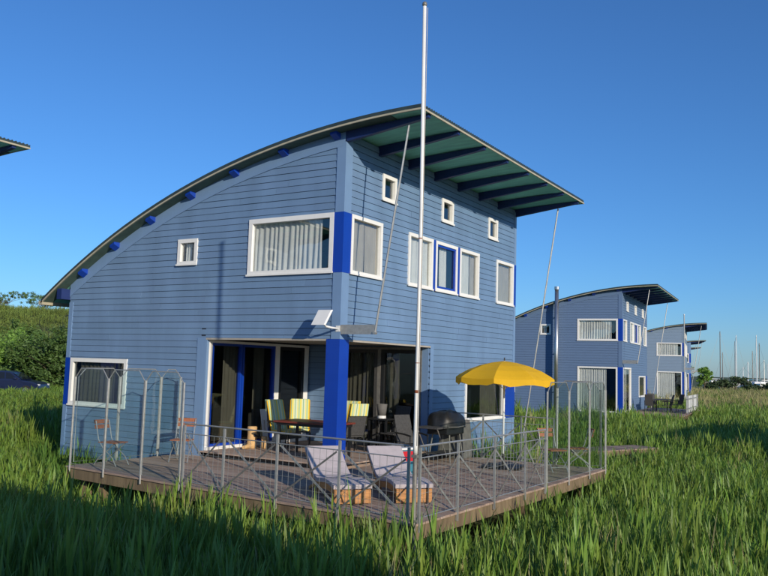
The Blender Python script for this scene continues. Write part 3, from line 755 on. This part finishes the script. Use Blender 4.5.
# logs beside the door
lg = empty('log_stump', (-3.22, 1.22, FZ), 0, 'pale upright log stump with a round hole beside the glass door', 'log')
m = MB(); N = 12
m.lathe([(.115, 0), (.12, .1), (.105, .3), (.115, .48), (.10, .50)], N); m.build('trunk_piece', LOGW, lg, smooth=True)
m = MB(); m.tube([(.095, -.02, .3), (.125, -.03, .3)], .035, 8); m.build('hole', BACK, lg)
m = MB(); m.tube([(.05, -.1, .06), (.12, -.42, .05)], [.06, .04], 8); m.build('branch_stub', LOGW, lg)
lg2 = empty('log_stump', (-2.98, 1.38, FZ), 0, 'short thin pale log standing right of the taller log stump', 'log')
MB().lathe([(.07, 0), (.075, .12), (.068, .26), (.06, .275)], 10).build('trunk_piece', LOGW, lg2, smooth=True); m = MB(); m.tube([(.0, -.055, .18), (.01, -.09, .2)], .015, 6); m.build('knot', LOGW, lg2)
bd = empty('sunlit_strip_panel', (-3.42, 1.98, FZ), 0, 'tall narrow white panel added for the sunlit strip beside the glass door', 'board')  # white panel added in place of sunlight on the door frame
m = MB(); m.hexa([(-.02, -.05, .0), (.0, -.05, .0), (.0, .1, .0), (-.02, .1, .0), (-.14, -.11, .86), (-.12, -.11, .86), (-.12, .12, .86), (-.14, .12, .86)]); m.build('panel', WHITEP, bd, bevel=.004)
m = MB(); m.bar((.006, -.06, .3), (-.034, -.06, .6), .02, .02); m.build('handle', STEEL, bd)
# planter and bucket inside at right
bk = empty('bucket', (-1.0, 3.35, FZ+.735), 0, 'grey bucket with white base band near the sliding door', 'bucket')
tb2 = empty('side_table', (-1.0, 3.35, FZ), 0, 'small dark side table by the sliding door under the grey bucket', 'table')
MB().box(-.28, .28, -.22, .22, .70, .735).build('table_top', BLACKP, tb2)
for sx in (-.24, .24):
    for sy in (-.18, .18): MB().box(sx-.02, sx+.02, sy-.02, sy+.02, 0, .70).build('leg', BLACKP, tb2)
MB().lathe([(.10, .06), (.13, .34), (.115, .34), (.09, .08)], 14).build('bucket_wall', GREYC, bk, smooth=True); MB().lathe([(.105, 0), (.105, .062)], 14).build('base_band', WHITEP, bk)

# barbecue by the wall
bq = empty('barbecue', (.75, 3.35, DZ), R(90), 'black covered barbecue on a dark cart against the boarded wall, left of the low window', 'barbecue')
m = MB(); m.box(-.44, .40, -.26, .26, .60, .86); m.build('fire_box', BLACKP, bq, bevel=.03)
m = MB(); V = []; Fc = []; nu, nv = 28, 9
for j in range(nv+1):
    ph = j/nv*math.pi/2
    for i in range(nu):
        th = 2*math.pi*i/nu; lump = 1+.10*noise.noise(Vector((2.2*math.cos(th), 2.2*math.sin(th), ph*2)))
        sq = (abs(math.cos(th))**3+abs(math.sin(th))**3)**(-1/3)
        V.append((.54*sq*math.cos(ph)**.6*math.cos(th)*lump, .34*sq*math.cos(ph)**.6*math.sin(th)*lump, .80+.33*math.sin(ph)*lump-.05*(j == 0)))
for j in range(nv):
    for i in range(nu): Fc.append((j*nu+i, j*nu+(i+1) % nu, (j+1)*nu+(i+1) % nu, (j+1)*nu+i))
m.add(V, Fc); lid = m.build('soft_cover', BLACKP, bq, smooth=True)
m = MB(); m.tube([(-.5, -.3, .79), (-.1, -.36, .78), (.45, -.3, .79)], .012); m.build('hem_cord', STEELD, lid)
for sx in (-.3, .3):
    for sy in (-.25, .25): m = MB(); m.tube([(sx*1.1, sy*1.1, 0), (sx*.8, sy*.8, .72)], .016); m.build('leg', STEELD, bq)
m = MB(); m.box(-.98, -.45, -.28, .28, .76, .795); m.build('side_shelf', DGREY, bq, bevel=.006)
m = MB(); m.tube([(-.92, -.25, .755), (-.45, -.25, .15)], .014); m.tube([(-.92, .25, .755), (-.45, .25, .15)], .014); m.build('shelf_strut', STEELD, bq)
m = MB(); m.box(-.42, .42, -.27, .27, .16, .19); m.build('lower_shelf', DGREY, bq)
cv = empty('covered_box', (.62, 4.12, DZ), R(4), 'grey fabric covered cabinet under the left part of the yellow parasol', 'cabinet')
m = MB(); m.hexa([(-.34, -.36, .0), (.34, -.36, .0), (.34, .30, .0), (-.34, .30, .0), (-.27, -.30, .92), (.27, -.30, .92), (.27, .24, .88), (-.27, .24, .88)]); m.build('cover', GREYC, cv, bevel=.05)
m = MB(); m.box(.10, .272, -.14, .14, .90, .935); m.build('white_tray', WHITEP, cv, bevel=.01)

# floodlight at the house corner
fl_ = empty('floodlight', (-.03, -.02, 2.38), 0, 'white flat floodlight on a bent arm at the house corner above the blue post', 'floodlight')
m = MB(); m.tube([(0, 0, 0), (-.03, -.2, .01), (-.07, -.33, .03)], .022, 8); m.build('arm', WHITEP, fl_, smooth=True)
m = MB(); m.box(-.05, .05, -.01, .02, -.06, .06); m.build('base_plate', WHITEP, fl_)
m = MB(); m.hexa([(-.36, -.44, .05), (-.04, -.44, .05), (-.02, -.40, .05), (-.34, -.40, .05), (-.29, -.30, .36), (.03, -.30, .36), (.05, -.26, .36), (-.27, -.26, .36)]); hd = m.build('head', WHITEP, fl_, bevel=.006)
m = MB(); m.tube([(-.07, -.33, .03), (-.14, -.37, .14)], .018, 6); m.build('hinge', STEEL, fl_)

# ------------------------------------------------------------------ folding bistro chairs
def bistro(loc, rz, label):
    r = empty('folding_chair', (*loc, DZ), rz, label, 'chair', 'wood slat folding chairs behind the windscreens')
    for k in range(5): MB().box(-.20+k*.084, -.20+k*.084+.066, -.20, .20, .435, .455).build('seat_slat', RWOOD, r)
    for z in (.70, .80): 
        m = MB(); m.hexa([(-.245-(z-.5)*.25, -.2, z), (-.225-(z-.5)*.25, -.2, z), (-.225-(z-.5)*.25, .2, z), (-.245-(z-.5)*.25, .2, z), (-.265-(z-.5)*.25, -.2, z+.075), (-.245-(z-.5)*.25, -.2, z+.075), (-.245-(z-.5)*.25, .2, z+.075), (-.265-(z-.5)*.25, .2, z+.075)])
        m.build('back_slat', RWOOD, r)
    for s_ in (-1, 1):
        m = MB(); m.tube([(.26, s_*.19, .0), (.16, s_*.19, .16), (-.08, s_*.19, .34), (-.2, s_*.19, .5), (-.29, s_*.19, .86)], .011); m.build('leg', STEEL, r)
        m = MB(); m.tube([(-.30, s_*.165, .0), (-.2, s_*.165, .14), (.02, s_*.165, .3), (.16, s_*.165, .43)], .011); m.build('leg', STEEL, r)
    m = MB(); m.tube([(.2, -.19, .1), (.2, .19, .1)], .008); m.tube([(-.24, -.165, .1), (-.24, .165, .1)], .008); m.build('stretcher', STEEL, r)
    return r
bistro((-3.72, -2.38), R(10), 'wooden slat folding chair nearest the deck corner behind the left windscreen')
bistro((-3.22, -1.0), R(-60), 'wooden slat folding chair with sunlit back slats closer to the house door, left windscreen')
bistro((3.35, 3.25), R(-35), 'wooden slat folding chair behind the right windscreen, nearer the parasol')
bistro((3.6, 4.05), R(-150), 'wooden slat folding chair at the far right corner of the deck')

# ------------------------------------------------------------------ boardwalk and the second house's deck
bw = empty('boardwalk', (0, 0, 0), 0, 'low weathered plank boardwalk in the reeds beyond the deck', 'boardwalk')
a, b = Vector((1.2, 9.6, 0)), Vector((2.8, 13.3, 0)); d = (b-a).normalized(); nn = Vector((-d.y, d.x, 0)); k = 0; L = (b-a).length
while k*.15 < L:
    c = a+d*(k*.15); p = [c-nn*.5, c-nn*.5+d*.14, c+nn*.5+d*.14, c+nn*.5]; m = MB(); m.prism([(v.x, v.y) for v in p], -.675, -.645+random.uniform(-.004, .004)); m.build('plank', random.choice((DECK, DECK2)), bw); k += 1
for s_ in (-.46, .46):
    m = MB(); m.bar(a+nn*s_+Vector((0, 0, -.745)), b+nn*s_+Vector((0, 0, -.745)), .06, .13); m.build('beam', FASC, bw)
    for t in (.1, .5, .9): c = a+d*L*t+nn*s_; MB().box(c.x-.05, c.x+.05, c.y-.05, c.y+.05, -1.75, -.812).build('stilt', FASC, bw)
def h2w(x, y, z=0):
    c, s_ = math.cos(R(5.34)), math.sin(R(5.34)); return Vector((-3.14+c*x-s_*y, 32.37+s_*x+c*y, z-.06))
dk2 = empty('deck', h2w(0, 0, -.5), R(5.34), 'far plank deck beside the second blue house', 'deck')
x = .06
while x < 3.1: MB().box(x, x+.135, .3, 10.6, -.03, random.uniform(-.003, .003)).build('plank', random.choice((DECK, DECK2)), dk2); x += .143
MB().box(.06, 3.15, .32, 10.6, -.25, -.032).build('joist', FASC, dk2)
for x_ in (.4, 2.8):
    for y_ in (.6, 5, 10): MB().box(x_-.07, x_+.07, y_-.07, y_+.07, -1.5, -.251).build('stilt', FASC, dk2)
fn = empty('slat_fence', h2w(3.05, 3.2, -.5), R(5.34), 'pale upright slat fence at the outer edge of the second house deck', 'fence')
for k in range(30): MB().box(-.012, .012, k*.2, k*.2+.15, .05, 1.02).build('slat', WHITEP if k % 5 else STEEL, fn)
m = MB(); m.box(.013, .05, 0, 5.95, .25, .32); m.box(.013, .05, 0, 5.95, .8, .87); m.build('rail', STEEL, fn)
for y_ in (.05, 3, 5.9): MB().box(.051, .11, y_-.04, y_+.04, 0, 1.05).build('post', STEEL, fn)
for k, (x, y, rz, lab) in enumerate([(1.0, 3.4, 90, 'nearest dark chair on the second house deck'), (1.9, 3.9, 200, 'dark chair beside the far slat fence, right of the nearest one'),
                                     (.9, 5.6, -60, 'dark chair close to the wall of the second house below its small window'), (2.2, 6.2, 220, 'rearmost dark chair on the second house deck by the fence')]):
    p = h2w(x, y); garden_chair((p.x, p.y, p.z-.5), R(rz+5), lab, False)['group'] = 'chairs on the second house deck'
t2 = empty('garden_table', h2w(1.5, 4.8, -.5), R(5), 'dark garden table among the chairs on the second house deck', 'table')
MB().box(-.45, .45, -.8, .8, .70, .74).build('table_top', DGREY, t2)
for sx in (-.4, .4):
    for sy in (-.72, .72): MB().box(sx-.025, sx+.025, sy-.025, sy+.025, 0, .70).build('leg', BLACKP, t2)
# pole of the third house
p = at(684.5, 375, 68); fp3 = empty('flagpole', (p.x, p.y, -1.5), 0, 'thin grey far flagpole in front of the third house corner', 'flagpole')
m = MB(); m.tube([(0, 0, 0), (0, 0, 8.2)], [.06, .045], 8); m.build('pole', STEEL, fp3); m = MB(); m.lathe([(.05, 0), (.07, .05), (.02, .1)], 8, (0, 0, 8.2)); m.build('cap', WHITEP, fp3)

# ------------------------------------------------------------------ parked car at the left
def car():
    c = at(10, 384, 50); g = ground(c.x, c.y)+.12; root = empty('parked_car', (c.x, c.y, g), math.atan2(-LEFT.y, -LEFT.x), 'dark blue car parked by the bushes at the left edge', 'car')
    lo = [(-2.15, .32), (-2.2, .62), (-2.12, .92), (-1.2, .98), (.75, .96), (1.75, .84), (2.08, .70), (2.14, .45), (2.05, .28)]
    n = len(lo); m = MB(); V = [(x, -.84 if z > .4 else -.80, z) for x, z in lo]+[(x, .84 if z > .4 else .80, z) for x, z in lo]
    m.add(V, [tuple(range(n)), tuple(range(2*n-1, n-1, -1))]+[(i, (i+1) % n, n+(i+1) % n, n+i) for i in range(n)]); m.build('body', CARP, root, bevel=.04)
    up_ = [(-2.0, .95), (-1.75, 1.36), (-1.3, 1.46), (.0, 1.46), (.35, 1.38), (1.05, .95)]
    n = len(up_); m = MB(); V = [(x, -.80+(z-.95)*.28, z) for x, z in up_]+[(x, .80-(z-.95)*.28, z) for x, z in up_]
    m.add(V, [tuple(range(n)), tuple(range(2*n-1, n-1, -1))]+[(i, (i+1) % n, n+(i+1) % n, n+i) for i in range(n)]); cab = m.build('cabin', CARP, root, bevel=.03)
    for s_ in (-1, 1):
        for q in ([(-1.7, 1.0), (-1.55, 1.34), (-1.0, 1.38), (-.95, 1.0)], [(-.88, 1.0), (-.93, 1.38), (-.05, 1.38), (-.0, 1.0)], [(.07, 1.0), (.02, 1.38), (.28, 1.34), (.82, 1.0)]):
            m = MB(); V = [(x, s_*(.806-(z-.95)*.28), z) for x, z in q]+[(x, s_*(.79-(z-.95)*.28), z) for x, z in q]
            m.add(V, [(0, 1, 2, 3), (7, 6, 5, 4)]+[(i, (i+1) % 4, 4+(i+1) % 4, 4+i) for i in range(4)]); m.build('side_window', CARG, cab)
        for x in (-1.35, 1.35):
            m = MB(); m.tube([(x, s_*.66, .31), (x, s_*.86, .31)], .31, 18); wl = m.build('wheel', TYRE, root); m = MB(); m.tube([(x, s_*.84, .31), (x, s_*.868, .31)], .2, 14); m.build('rim', RIM, wl)
        m = MB(); m.box(1.98, 2.10, s_*.7-.12, s_*.7+.12, .62, .72); m.build('headlight', WHITEP, root)
        m = MB(); m.box(.62, .76, s_*.9-.08, s_*.9+.08, .98, 1.1); m.build('mirror', CARP, root, bevel=.02)
    m = MB(); m.hexa([(.42, -.62, 1.355), (1.02, -.70, .985), (1.02, .70, .985), (.42, .62, 1.355), (.44, -.62, 1.375), (1.04, -.70, 1.005), (1.04, .70, 1.005), (.44, .62, 1.375)]); m.build('windscreen', CARG, cab)
car()

# ------------------------------------------------------------------ trees and bushes
def leaf_cloud(rng, blobs, n, size):
    """many small leaf faces in clumps: blobs (cx,cy,cz,rx,ry,rz)"""
    cl = []
    for (cx, cy, cz, rx, ry, rz) in blobs:
        k = max(3, int(18*(rx*ry*rz)**(1/3)))
        for _ in range(k):
            v = Vector((rng.gauss(0, 1), rng.gauss(0, 1), rng.gauss(0, 1))).normalized()*rng.uniform(.45, 1.05)
            cl.append((cx+v.x*rx, cy+v.y*ry, cz+v.z*rz, rng.uniform(.16, .34)*(rx+ry+rz)/3))
    V = []; F = []
    for i in range(n):
        x, y, z, r = rng.choice(cl); o = Vector((rng.gauss(0, .5), rng.gauss(0, .5), rng.gauss(0, .42)))*r+Vector((x, y, z))
        a = Vector((rng.gauss(0, 1), rng.gauss(0, 1), rng.gauss(0, .6))).normalized(); b = a.cross(Vector((rng.gauss(0, 1), rng.gauss(0, 1), rng.gauss(0, 1)))).normalized()
        s_ = size*rng.uniform(.6, 1.4); k = len(V); V += [o-a*s_, o+b*s_*.45, o+a*s_, o-b*s_*.45]; F.append((k, k+1, k+2, k+3))
    return V, F
def tree(name, loc, blobs, n, size, leafm, trunk_h, label, cat, group, seed, tr=.1):
    rng = random.Random(seed); root = empty(name, loc, 0, label, cat, group)
    m = MB(); m.tube([(0, 0, -.4), (rng.uniform(-.1, .1), rng.uniform(-.1, .1), trunk_h*.5), (rng.uniform(-.2, .2), 0, trunk_h)], [tr, tr*.8, tr*.4], 7); tk = m.build('trunk', BARK, root)
    m = MB()
    for bl in blobs:
        for _ in range(3):
            e = Vector((bl[0]+rng.gauss(0, .4)*bl[3], bl[1]+rng.gauss(0, .4)*bl[4], bl[2]+rng.gauss(0, .3)*bl[5])); s0 = Vector((0, 0, trunk_h*rng.uniform(.3, .95)))
            m.tube([s0, (s0+e)/2+Vector((0, 0, .15)), e], [tr*.4, tr*.25, tr*.1], 5)
    m.build('limb', BARK, root)
    V, F = leaf_cloud(rng, blobs, n, size); m = MB(); m.add(V, F)
    me = bpy.data.meshes.new('crown'); me.from_pydata(V, [], F); me.materials.append(leafm); o = bpy.data.objects.new('crown', me); COL.objects.link(o); o.parent = root
    return root
def ground_at(px, dep):
    p = at(px, 360, dep); return Vector((p.x, p.y, ground(p.x, p.y)))
bl = [(-12, 58, 3.0, 2.6, LEAFC, 'bright green bush above the parked car, leftmost'), (17, 60, 2.8, 3.3, LEAFC, 'bright green rounded bush behind the parked car'),
      (36, 57, 2.6, 3.0, LEAFB, 'dark green bush right of the bright bush'), (54, 55, 2.7, 3.3, LEAFB, 'dark green bush closest to the near house wall'),
      (28, 66, 3.0, 4.2, LEAFA, 'mid green bush rising behind the other left bushes'), (72, 58, 2.6, 3.0, LEAFA, 'mid green bush half hidden by the left house corner')]
for i, (px, dep, rw, hh, lm, lab) in enumerate(bl):
    hh *= 1.4; P = ground_at(px, dep); rng = random.Random(i+40)
    bs = [(rng.uniform(-.5, .5)*rw*.7, rng.uniform(-.5, .5)*rw*.7, hh*rng.uniform(.35, .75), rw*rng.uniform(.4, .62), rw*rng.uniform(.4, .62), hh*rng.uniform(.25, .36)) for _ in range(7)]
    bs += [(rng.uniform(-.6, .6)*rw, rng.uniform(-.6, .6)*rw, hh*.25, rw*.5, rw*.5, hh*.25) for _ in range(3)]
    tree('bush', P, bs, 9000, .115, lm, hh*.5, lab, 'bush', 'bushes below the dyke', 100+i, .08)
for i, (px, dep, w_, hh, lab) in enumerate([(41, 104, 3.0, 3.3, 'thin airy tree on the dyke beside the eave tip'), (-3, 100, 2.2, 3.2, 'airy tree on the dyke at the left edge')]):
    P = ground_at(px, dep); rng = random.Random(i+70)
    bs = [(rng.uniform(-1, 1)*w_*.7, rng.uniform(-1, 1)*w_*.7, hh*rng.uniform(.55, .95), w_*.42, w_*.42, .3) for _ in range(9)]
    tree('dyke_tree', P, bs, 3000, .085, LEAFA, hh*.6, lab, 'tree', 'trees on the dyke', 200+i, .07)
for i, (px, dep, w_, hh, lm, lab) in enumerate([(704, 150, 1.6, 5.3, LEAFC, 'small round green tree right of the far row of houses'), (686, 165, 1.5, 6.0, LEAFA, 'tree peeping between the farthest house walls'),
        (722, 170, 2.6, 2.6, LEAFD, 'low dark bush left below the marina masts'), (735, 175, 3.4, 3.4, LEAFD, 'largest dark bush below the marina masts'), (748, 170, 2.2, 1.9, LEAFD, 'small low bush among the boats'), (764, 185, 3.0, 2.0, LEAFD, 'low bush at the right edge among the boats'),
        (712, 160, 2.4, 2.2, LEAFD, 'low bush at the foot of the small round tree'), (782, 180, 3.0, 2.4, LEAFD, 'low bush beyond the right edge')]):
    P = ground_at(px, dep); rng = random.Random(i+90)
    bs = [(rng.uniform(-.6, .6)*w_, rng.uniform(-.6, .6)*w_, hh*rng.uniform(.4 if hh > 4 else .3, .85), w_*.45, w_*.45, hh*.18) for _ in range(8)]
    tree('tree' if hh > 4 else 'bush', P, bs, 2400, .20, lm, hh*.6, lab, 'tree' if hh > 4 else 'bush', 'trees and bushes by the marina', 300+i, .12)

# ------------------------------------------------------------------ marina
mast_l = [(718, 331, 'dark tall mast, leftmost of the marina', STEELD), (721.5, 352, 'short dark mast just right of the leftmost mast', STEELD), (735.5, 341, 'thin grey mast beside the bright white mast', STEEL), (738.2, 335, 'bright white tall mast', WHITEP),
          (745.5, 367, 'lowest white mast', WHITEP), (750.3, 362, 'low white mast second of the short ones', WHITEP), (753.8, 351, 'middle height grey mast left of the white pair', STEELD), (756.3, 335, 'white tall mast at right', WHITEP), (757.8, 343, 'dark mast touching the right white mast', STEELD), (762, 360, 'short grey mast near the right edge', STEEL), (766, 364, 'short white mast at the right edge', WHITEP)]
for i, (px, py, lab, mm) in enumerate(mast_l):
    dep = 205+(i*13) % 30; P = at(px, 378, dep); top = at(px, py, dep).z
    root = empty('sailboat', (P.x, P.y, -.9), R(30+i*37), 'moored sailboat with '+lab, 'sailboat', 'sailboats in the far marina')
    m = MB(); st = []; 
    for x, hw in ((-3.6, .9), (-1.5, 1.25), (1, 1.2), (2.8, .7), (4, .05)): st += [(x, -hw, .9+.05*abs(x)), (x, -hw*.6, .0), (x, hw*.6, .0), (x, hw, .9+.05*abs(x))]
    m.add(st, [tuple(4*k+j for j in (0, 1))+(4*k+5, 4*k+4) for k in range(4)]+[(4*k+1, 4*k+2, 4*k+6, 4*k+5) for k in range(4)]+[(4*k+2, 4*k+3, 4*k+7, 4*k+6) for k in range(4)]+[(4*k+3, 4*k, 4*k+4, 4*k+7) for k in range(4)]+[(0, 1, 2, 3)])
    m.build('hull', WHITEP, root); MB().box(-2, 1.2, -.7, .7, .95, 1.5).build('cabin', WHITEP, root, bevel=.12)
    m = MB(); m.tube([(.6, 0, .9), (.6, 0, top+.9)], [.13, .09], 6); m.build('mast', mm, root)
    m = MB(); m.tube([(.55, 0, 1.9), (-3, 0, 1.95)], .09, 6); m.build('boom', TEALM if i % 2 else WHITEP, root)
    m = MB(); m.tube([(4, 0, 1.1), (.6, 0, top+.7)], .02, 3); m.tube([(-3.6, 0, 1.1), (.6, 0, top+.8)], .02, 3); m.build('stay', STEELD, root)

# ------------------------------------------------------------------ reeds and grass (uncountable)
def blade(V, F, base, dirv, L, wd, droop, seg=4, twist=0):
    """a leaf strip starting at base going dirv, drooping"""
    p = Vector(base); d = Vector(dirv).normalized(); side = d.cross(Vector((0, 0, 1)))
    if side.length < 1e-3: side = Vector((1, 0, 0))
    side.normalize(); side.rotate(Matrix.Rotation(twist, 3, d)); k0 = len(V)
    for i in range(seg+1):
        t = i/seg; w_ = wd*(.55+1.1*t if t < .35 else 1.0*(1-t)/.65+.02)
        V.append(p-side*w_/2); V.append(p+side*w_/2)
        d = (d+Vector((0, 0, -droop/seg*(1+t)))).normalized(); p = p+d*(L/seg)
    for i in range(seg): F.append((k0+2*i, k0+2*i+1, k0+2*i+3, k0+2*i+2))
def reed_clump(seed, n, h, spread, leafw, upright):
    rng = random.Random(seed); V = []; F = []
    for _ in range(n):
        x, y = rng.gauss(0, spread), rng.gauss(0, spread); H = h*rng.uniform(.6, 1.08); lean = Vector((rng.gauss(0, .06), rng.gauss(0, .06), 1)).normalized()
        tip = Vector((x, y, 0))+lean*H; r = .005; k = len(V); a = rng.uniform(0, 6.28)
        V += [Vector((x+r*math.cos(a+q), y+r*math.sin(a+q), 0)) for q in (0, 2.1, 4.2)]+[tip+Vector((r*.4*math.cos(a+q), r*.4*math.sin(a+q), 0)) for q in (0, 2.1, 4.2)]
        F += [(k, k+1, k+4, k+3), (k+1, k+2, k+5, k+4), (k+2, k, k+3, k+5)]
        nl = rng.randint(5, 7); az = rng.uniform(0, 6.28)
        for j in range(nl):
            t = .22+.76*(j+rng.random()*.6)/nl; az += 2.6+rng.uniform(-.6, .6); tilt = rng.uniform(.25, .6)*upright
            dv = Vector((math.cos(az)*tilt, math.sin(az)*tilt, 1)); blade(V, F, Vector((x, y, 0))+lean*H*t, dv, h*rng.uniform(.28, .52), leafw*rng.uniform(.6, 1.15), rng.uniform(.12, .75)**1.4, 4, rng.uniform(-.5, .5))
        blade(V, F, tip-lean*.03, lean+Vector((rng.gauss(0, .12), rng.gauss(0, .12), 0)), h*.22, leafw*.7, .15, 3)
    return V, F
def proto(name, VF, material, coll):
    me = bpy.data.meshes.new(name); me.from_pydata([tuple(v) for v in VF[0]], [], VF[1]); me.materials.append(material)
    o = bpy.data.objects.new(name, me); coll.objects.link(o); return o
def scatter(name, pts, coll, label, cat):
    """pts: list of (x,y,z,rot,scale_xy,scale_z)"""
    me = bpy.data.meshes.new(name); me.from_pydata([p[:3] for p in pts], [], [])
    A = np.array(pts, dtype=np.float32)
    at1 = me.attributes.new('srot', 'FLOAT_VECTOR', 'POINT'); r3 = np.zeros((len(pts), 3), np.float32); r3[:, 2] = A[:, 3]
    r3[:, 0] = np.random.RandomState(3).normal(0, .06, len(pts)); at1.data.foreach_set('vector', r3.ravel())
    at2 = me.attributes.new('sscl', 'FLOAT_VECTOR', 'POINT'); s3 = np.stack([A[:, 4], A[:, 4], A[:, 5]], 1); at2.data.foreach_set('vector', np.ascontiguousarray(s3).ravel())
    o = bpy.data.objects.new(name, me); COL.objects.link(o); tag(o, label, cat, kind='stuff')
    g = bpy.data.node_groups.new(name+'_nodes', 'GeometryNodeTree')
    g.interface.new_socket('Geometry', in_out='INPUT', socket_type='NodeSocketGeometry'); g.interface.new_socket('Geometry', in_out='OUTPUT', socket_type='NodeSocketGeometry')
    gi = g.nodes.new('NodeGroupInput'); go = g.nodes.new('NodeGroupOutput'); ip = g.nodes.new('GeometryNodeInstanceOnPoints'); ci = g.nodes.new('GeometryNodeCollectionInfo')
    ci.inputs['Collection'].default_value = coll; ci.inputs['Separate Children'].default_value = True; ci.inputs['Reset Children'].default_value = True
    def attr(n):
        a = g.nodes.new('GeometryNodeInputNamedAttribute'); a.data_type = 'FLOAT_VECTOR'; a.inputs['Name'].default_value = n; return a.outputs[0]
    g.links.new(gi.outputs[0], ip.inputs['Points']); g.links.new(ci.outputs[0], ip.inputs['Instance']); ip.inputs['Pick Instance'].default_value = True
    e2r = g.nodes.new('FunctionNodeEulerToRotation'); g.links.new(attr('srot'), e2r.inputs[0]); g.links.new(e2r.outputs[0], ip.inputs['Rotation'])
    g.links.new(attr('sscl'), ip.inputs['Scale']); g.links.new(ip.outputs[0], go.inputs[0])
    md = o.modifiers.new('scatter', 'NODES'); md.node_group = g
    return o
reedc = bpy.data.collections.new('reed_kinds'); dryc = bpy.data.collections.new('dry_kinds'); hillc = bpy.data.collections.new('hill_kinds')
for i in range(7): proto('reed_kind', reed_clump(500+i, 5, 1.0, .12, .040, .55), REED, reedc)
for i in range(4): proto('dry_kind', reed_clump(600+i, 9, 1.0, .16, .018, .6), REEDD, dryc)
for i in range(4): proto('hill_kind', reed_clump(700+i, 9, .5, .3, .03, 1.2), HILLG, hillc)

def inpoly(x, y, P):
    c = False
    for i in range(len(P)):
        (x1, y1), (x2, y2) = P[i], P[i-1]
        if (y1 > y) != (y2 > y) and x < (x2-x1)*(y-y1)/(y2-y1)+x1: c = not c
    return c
HOUSES = []
for ox, oy, rz in ((0, 0, 0), (-3.14, 32.37, R(5.34)), (-6.62, 66.68, R(9.87)), (-9.87, -11.32, 0), (17.9, -15.5, math.pi), (24.2, 14.6, math.pi)):
    c, s_ = math.cos(rz), math.sin(rz); HOUSES.append([(ox+c*x-s_*y, oy+s_*x+c*y) for x, y in ((-8.7, -.2), (.15, -.2), (.15, 9.35), (-8.7, 9.35))])
DECKP = [(-4.45, -3.15), (4.12, -3.98), (4.28, 4.7), (0, 4.7), (0, 0), (-4.45, 0)]
DK2 = [tuple(h2w(*v)[:2]) for v in ((0, .1), (3.35, .1), (3.35, 10.8), (0, 10.8))]
BWP = [tuple((a-nn*.7)[:2]), tuple((b-nn*.7)[:2]), tuple((b+nn*.7)[:2]), tuple((a+nn*.7)[:2])]
rs = np.random.RandomState(11)
def blocked(x, y, under=False):
    if inpoly(x, y, DECKP): return True
    for P in HOUSES+[DK2, BWP]:
        if inpoly(x, y, P): return True
    return False
reed = []; dry = []; hill = []
def ring(d0, d1, dens, fun, span=R(35)):
    area = (d1*d1-d0*d0)*span; n = int(area*dens)
    dd = np.sqrt(rs.uniform(d0*d0, d1*d1, n)); aa = yaw+rs.uniform(-span, span, n)
    for d_, a_ in zip(dd, aa): fun(CAM.x+d_*math.cos(a_), CAM.y+d_*math.sin(a_), d_)
def put(x, y, d_):
    if blocked(x, y): return
    dp, rt = camsp(x, y)
    if rt < -9 and 30 < dp < 56 and rt < -dp*.36: hs = .55
    elif rt < -2 and dp > 45: 
        if dp > 62 and rt < -8: 
            return
        hs, col_ = .45, reed
    else: hs = 1.0
    if dp > 62 and rt < 14 and rt < dp*.30: hs *= .8
    nz = noise.noise(Vector((x*.35, y*.35, 1))); nz2 = noise.noise(Vector((x*.08, y*.08, 7)))
    h = (.98+.24*nz+.12*nz2)*hs*(rs.uniform(.66, 1.12) if rs.rand() < .94 else rs.uniform(1.12, 1.38))
    # lower growth right along the left deck edge and the house wall
    if -11 < x < -.6 and -6.5 < y < -2.9: h *= .68+.12*sstep(-4.2, -6.0, y)
    if -.6 < x < 4.6 and -5.6 < y < -3.4: h *= .90+.10*sstep(-4.3, -5.6, y)
    if x < -4.3 and -3.5 < y < 1: h *= .8
    if 1.2 < x < 7 and 6.5 < y < 13.5 and x > 1.2+(y-9.6)*.43: h *= .80
    if 4.1 < x < 6.2 and -3.2 < y < 6.0: h *= .80+.20*sstep(4.4, 6.2, x)
    sxy = (1.0 if d_ < 22 else 1.0+min(d_-22, 100)*.018)*rs.uniform(.85, 1.2)
    tgt = reed
    if dp > 46 and rt > 15 and rs.rand() < sstep(50, 72, dp)*.55: tgt = dry; h *= 1.15
    elif rs.rand() < .02: tgt = dry
    tgt.append((x, y, ground(x, y)-.03, rs.uniform(0, 6.28), sxy, h))
ring(5, 16, 30, put); ring(16, 32, 14, put); ring(32, 60, 6, put); ring(60, 140, 1.5, put)
def puth(x, y, d_):
    dp, rt = camsp(x, y)
    if rt < -14 and dp > 56: hill.append((x, y, ground(x, y)-.03, rs.uniform(0, 6.28), rs.uniform(1.2, 2.2), rs.uniform(.7, 1.5)))
ring(58, 135, 2.2, puth)
scatter('reed_bed', reed, reedc, 'dense green reeds filling the marsh round the deck', 'reeds')
scatter('dry_reeds', dry, dryc, 'pale dry reeds toward the marina', 'reeds')
scatter('hill_grass', hill, hillc, 'yellow-green rough grass on the dyke', 'grass')
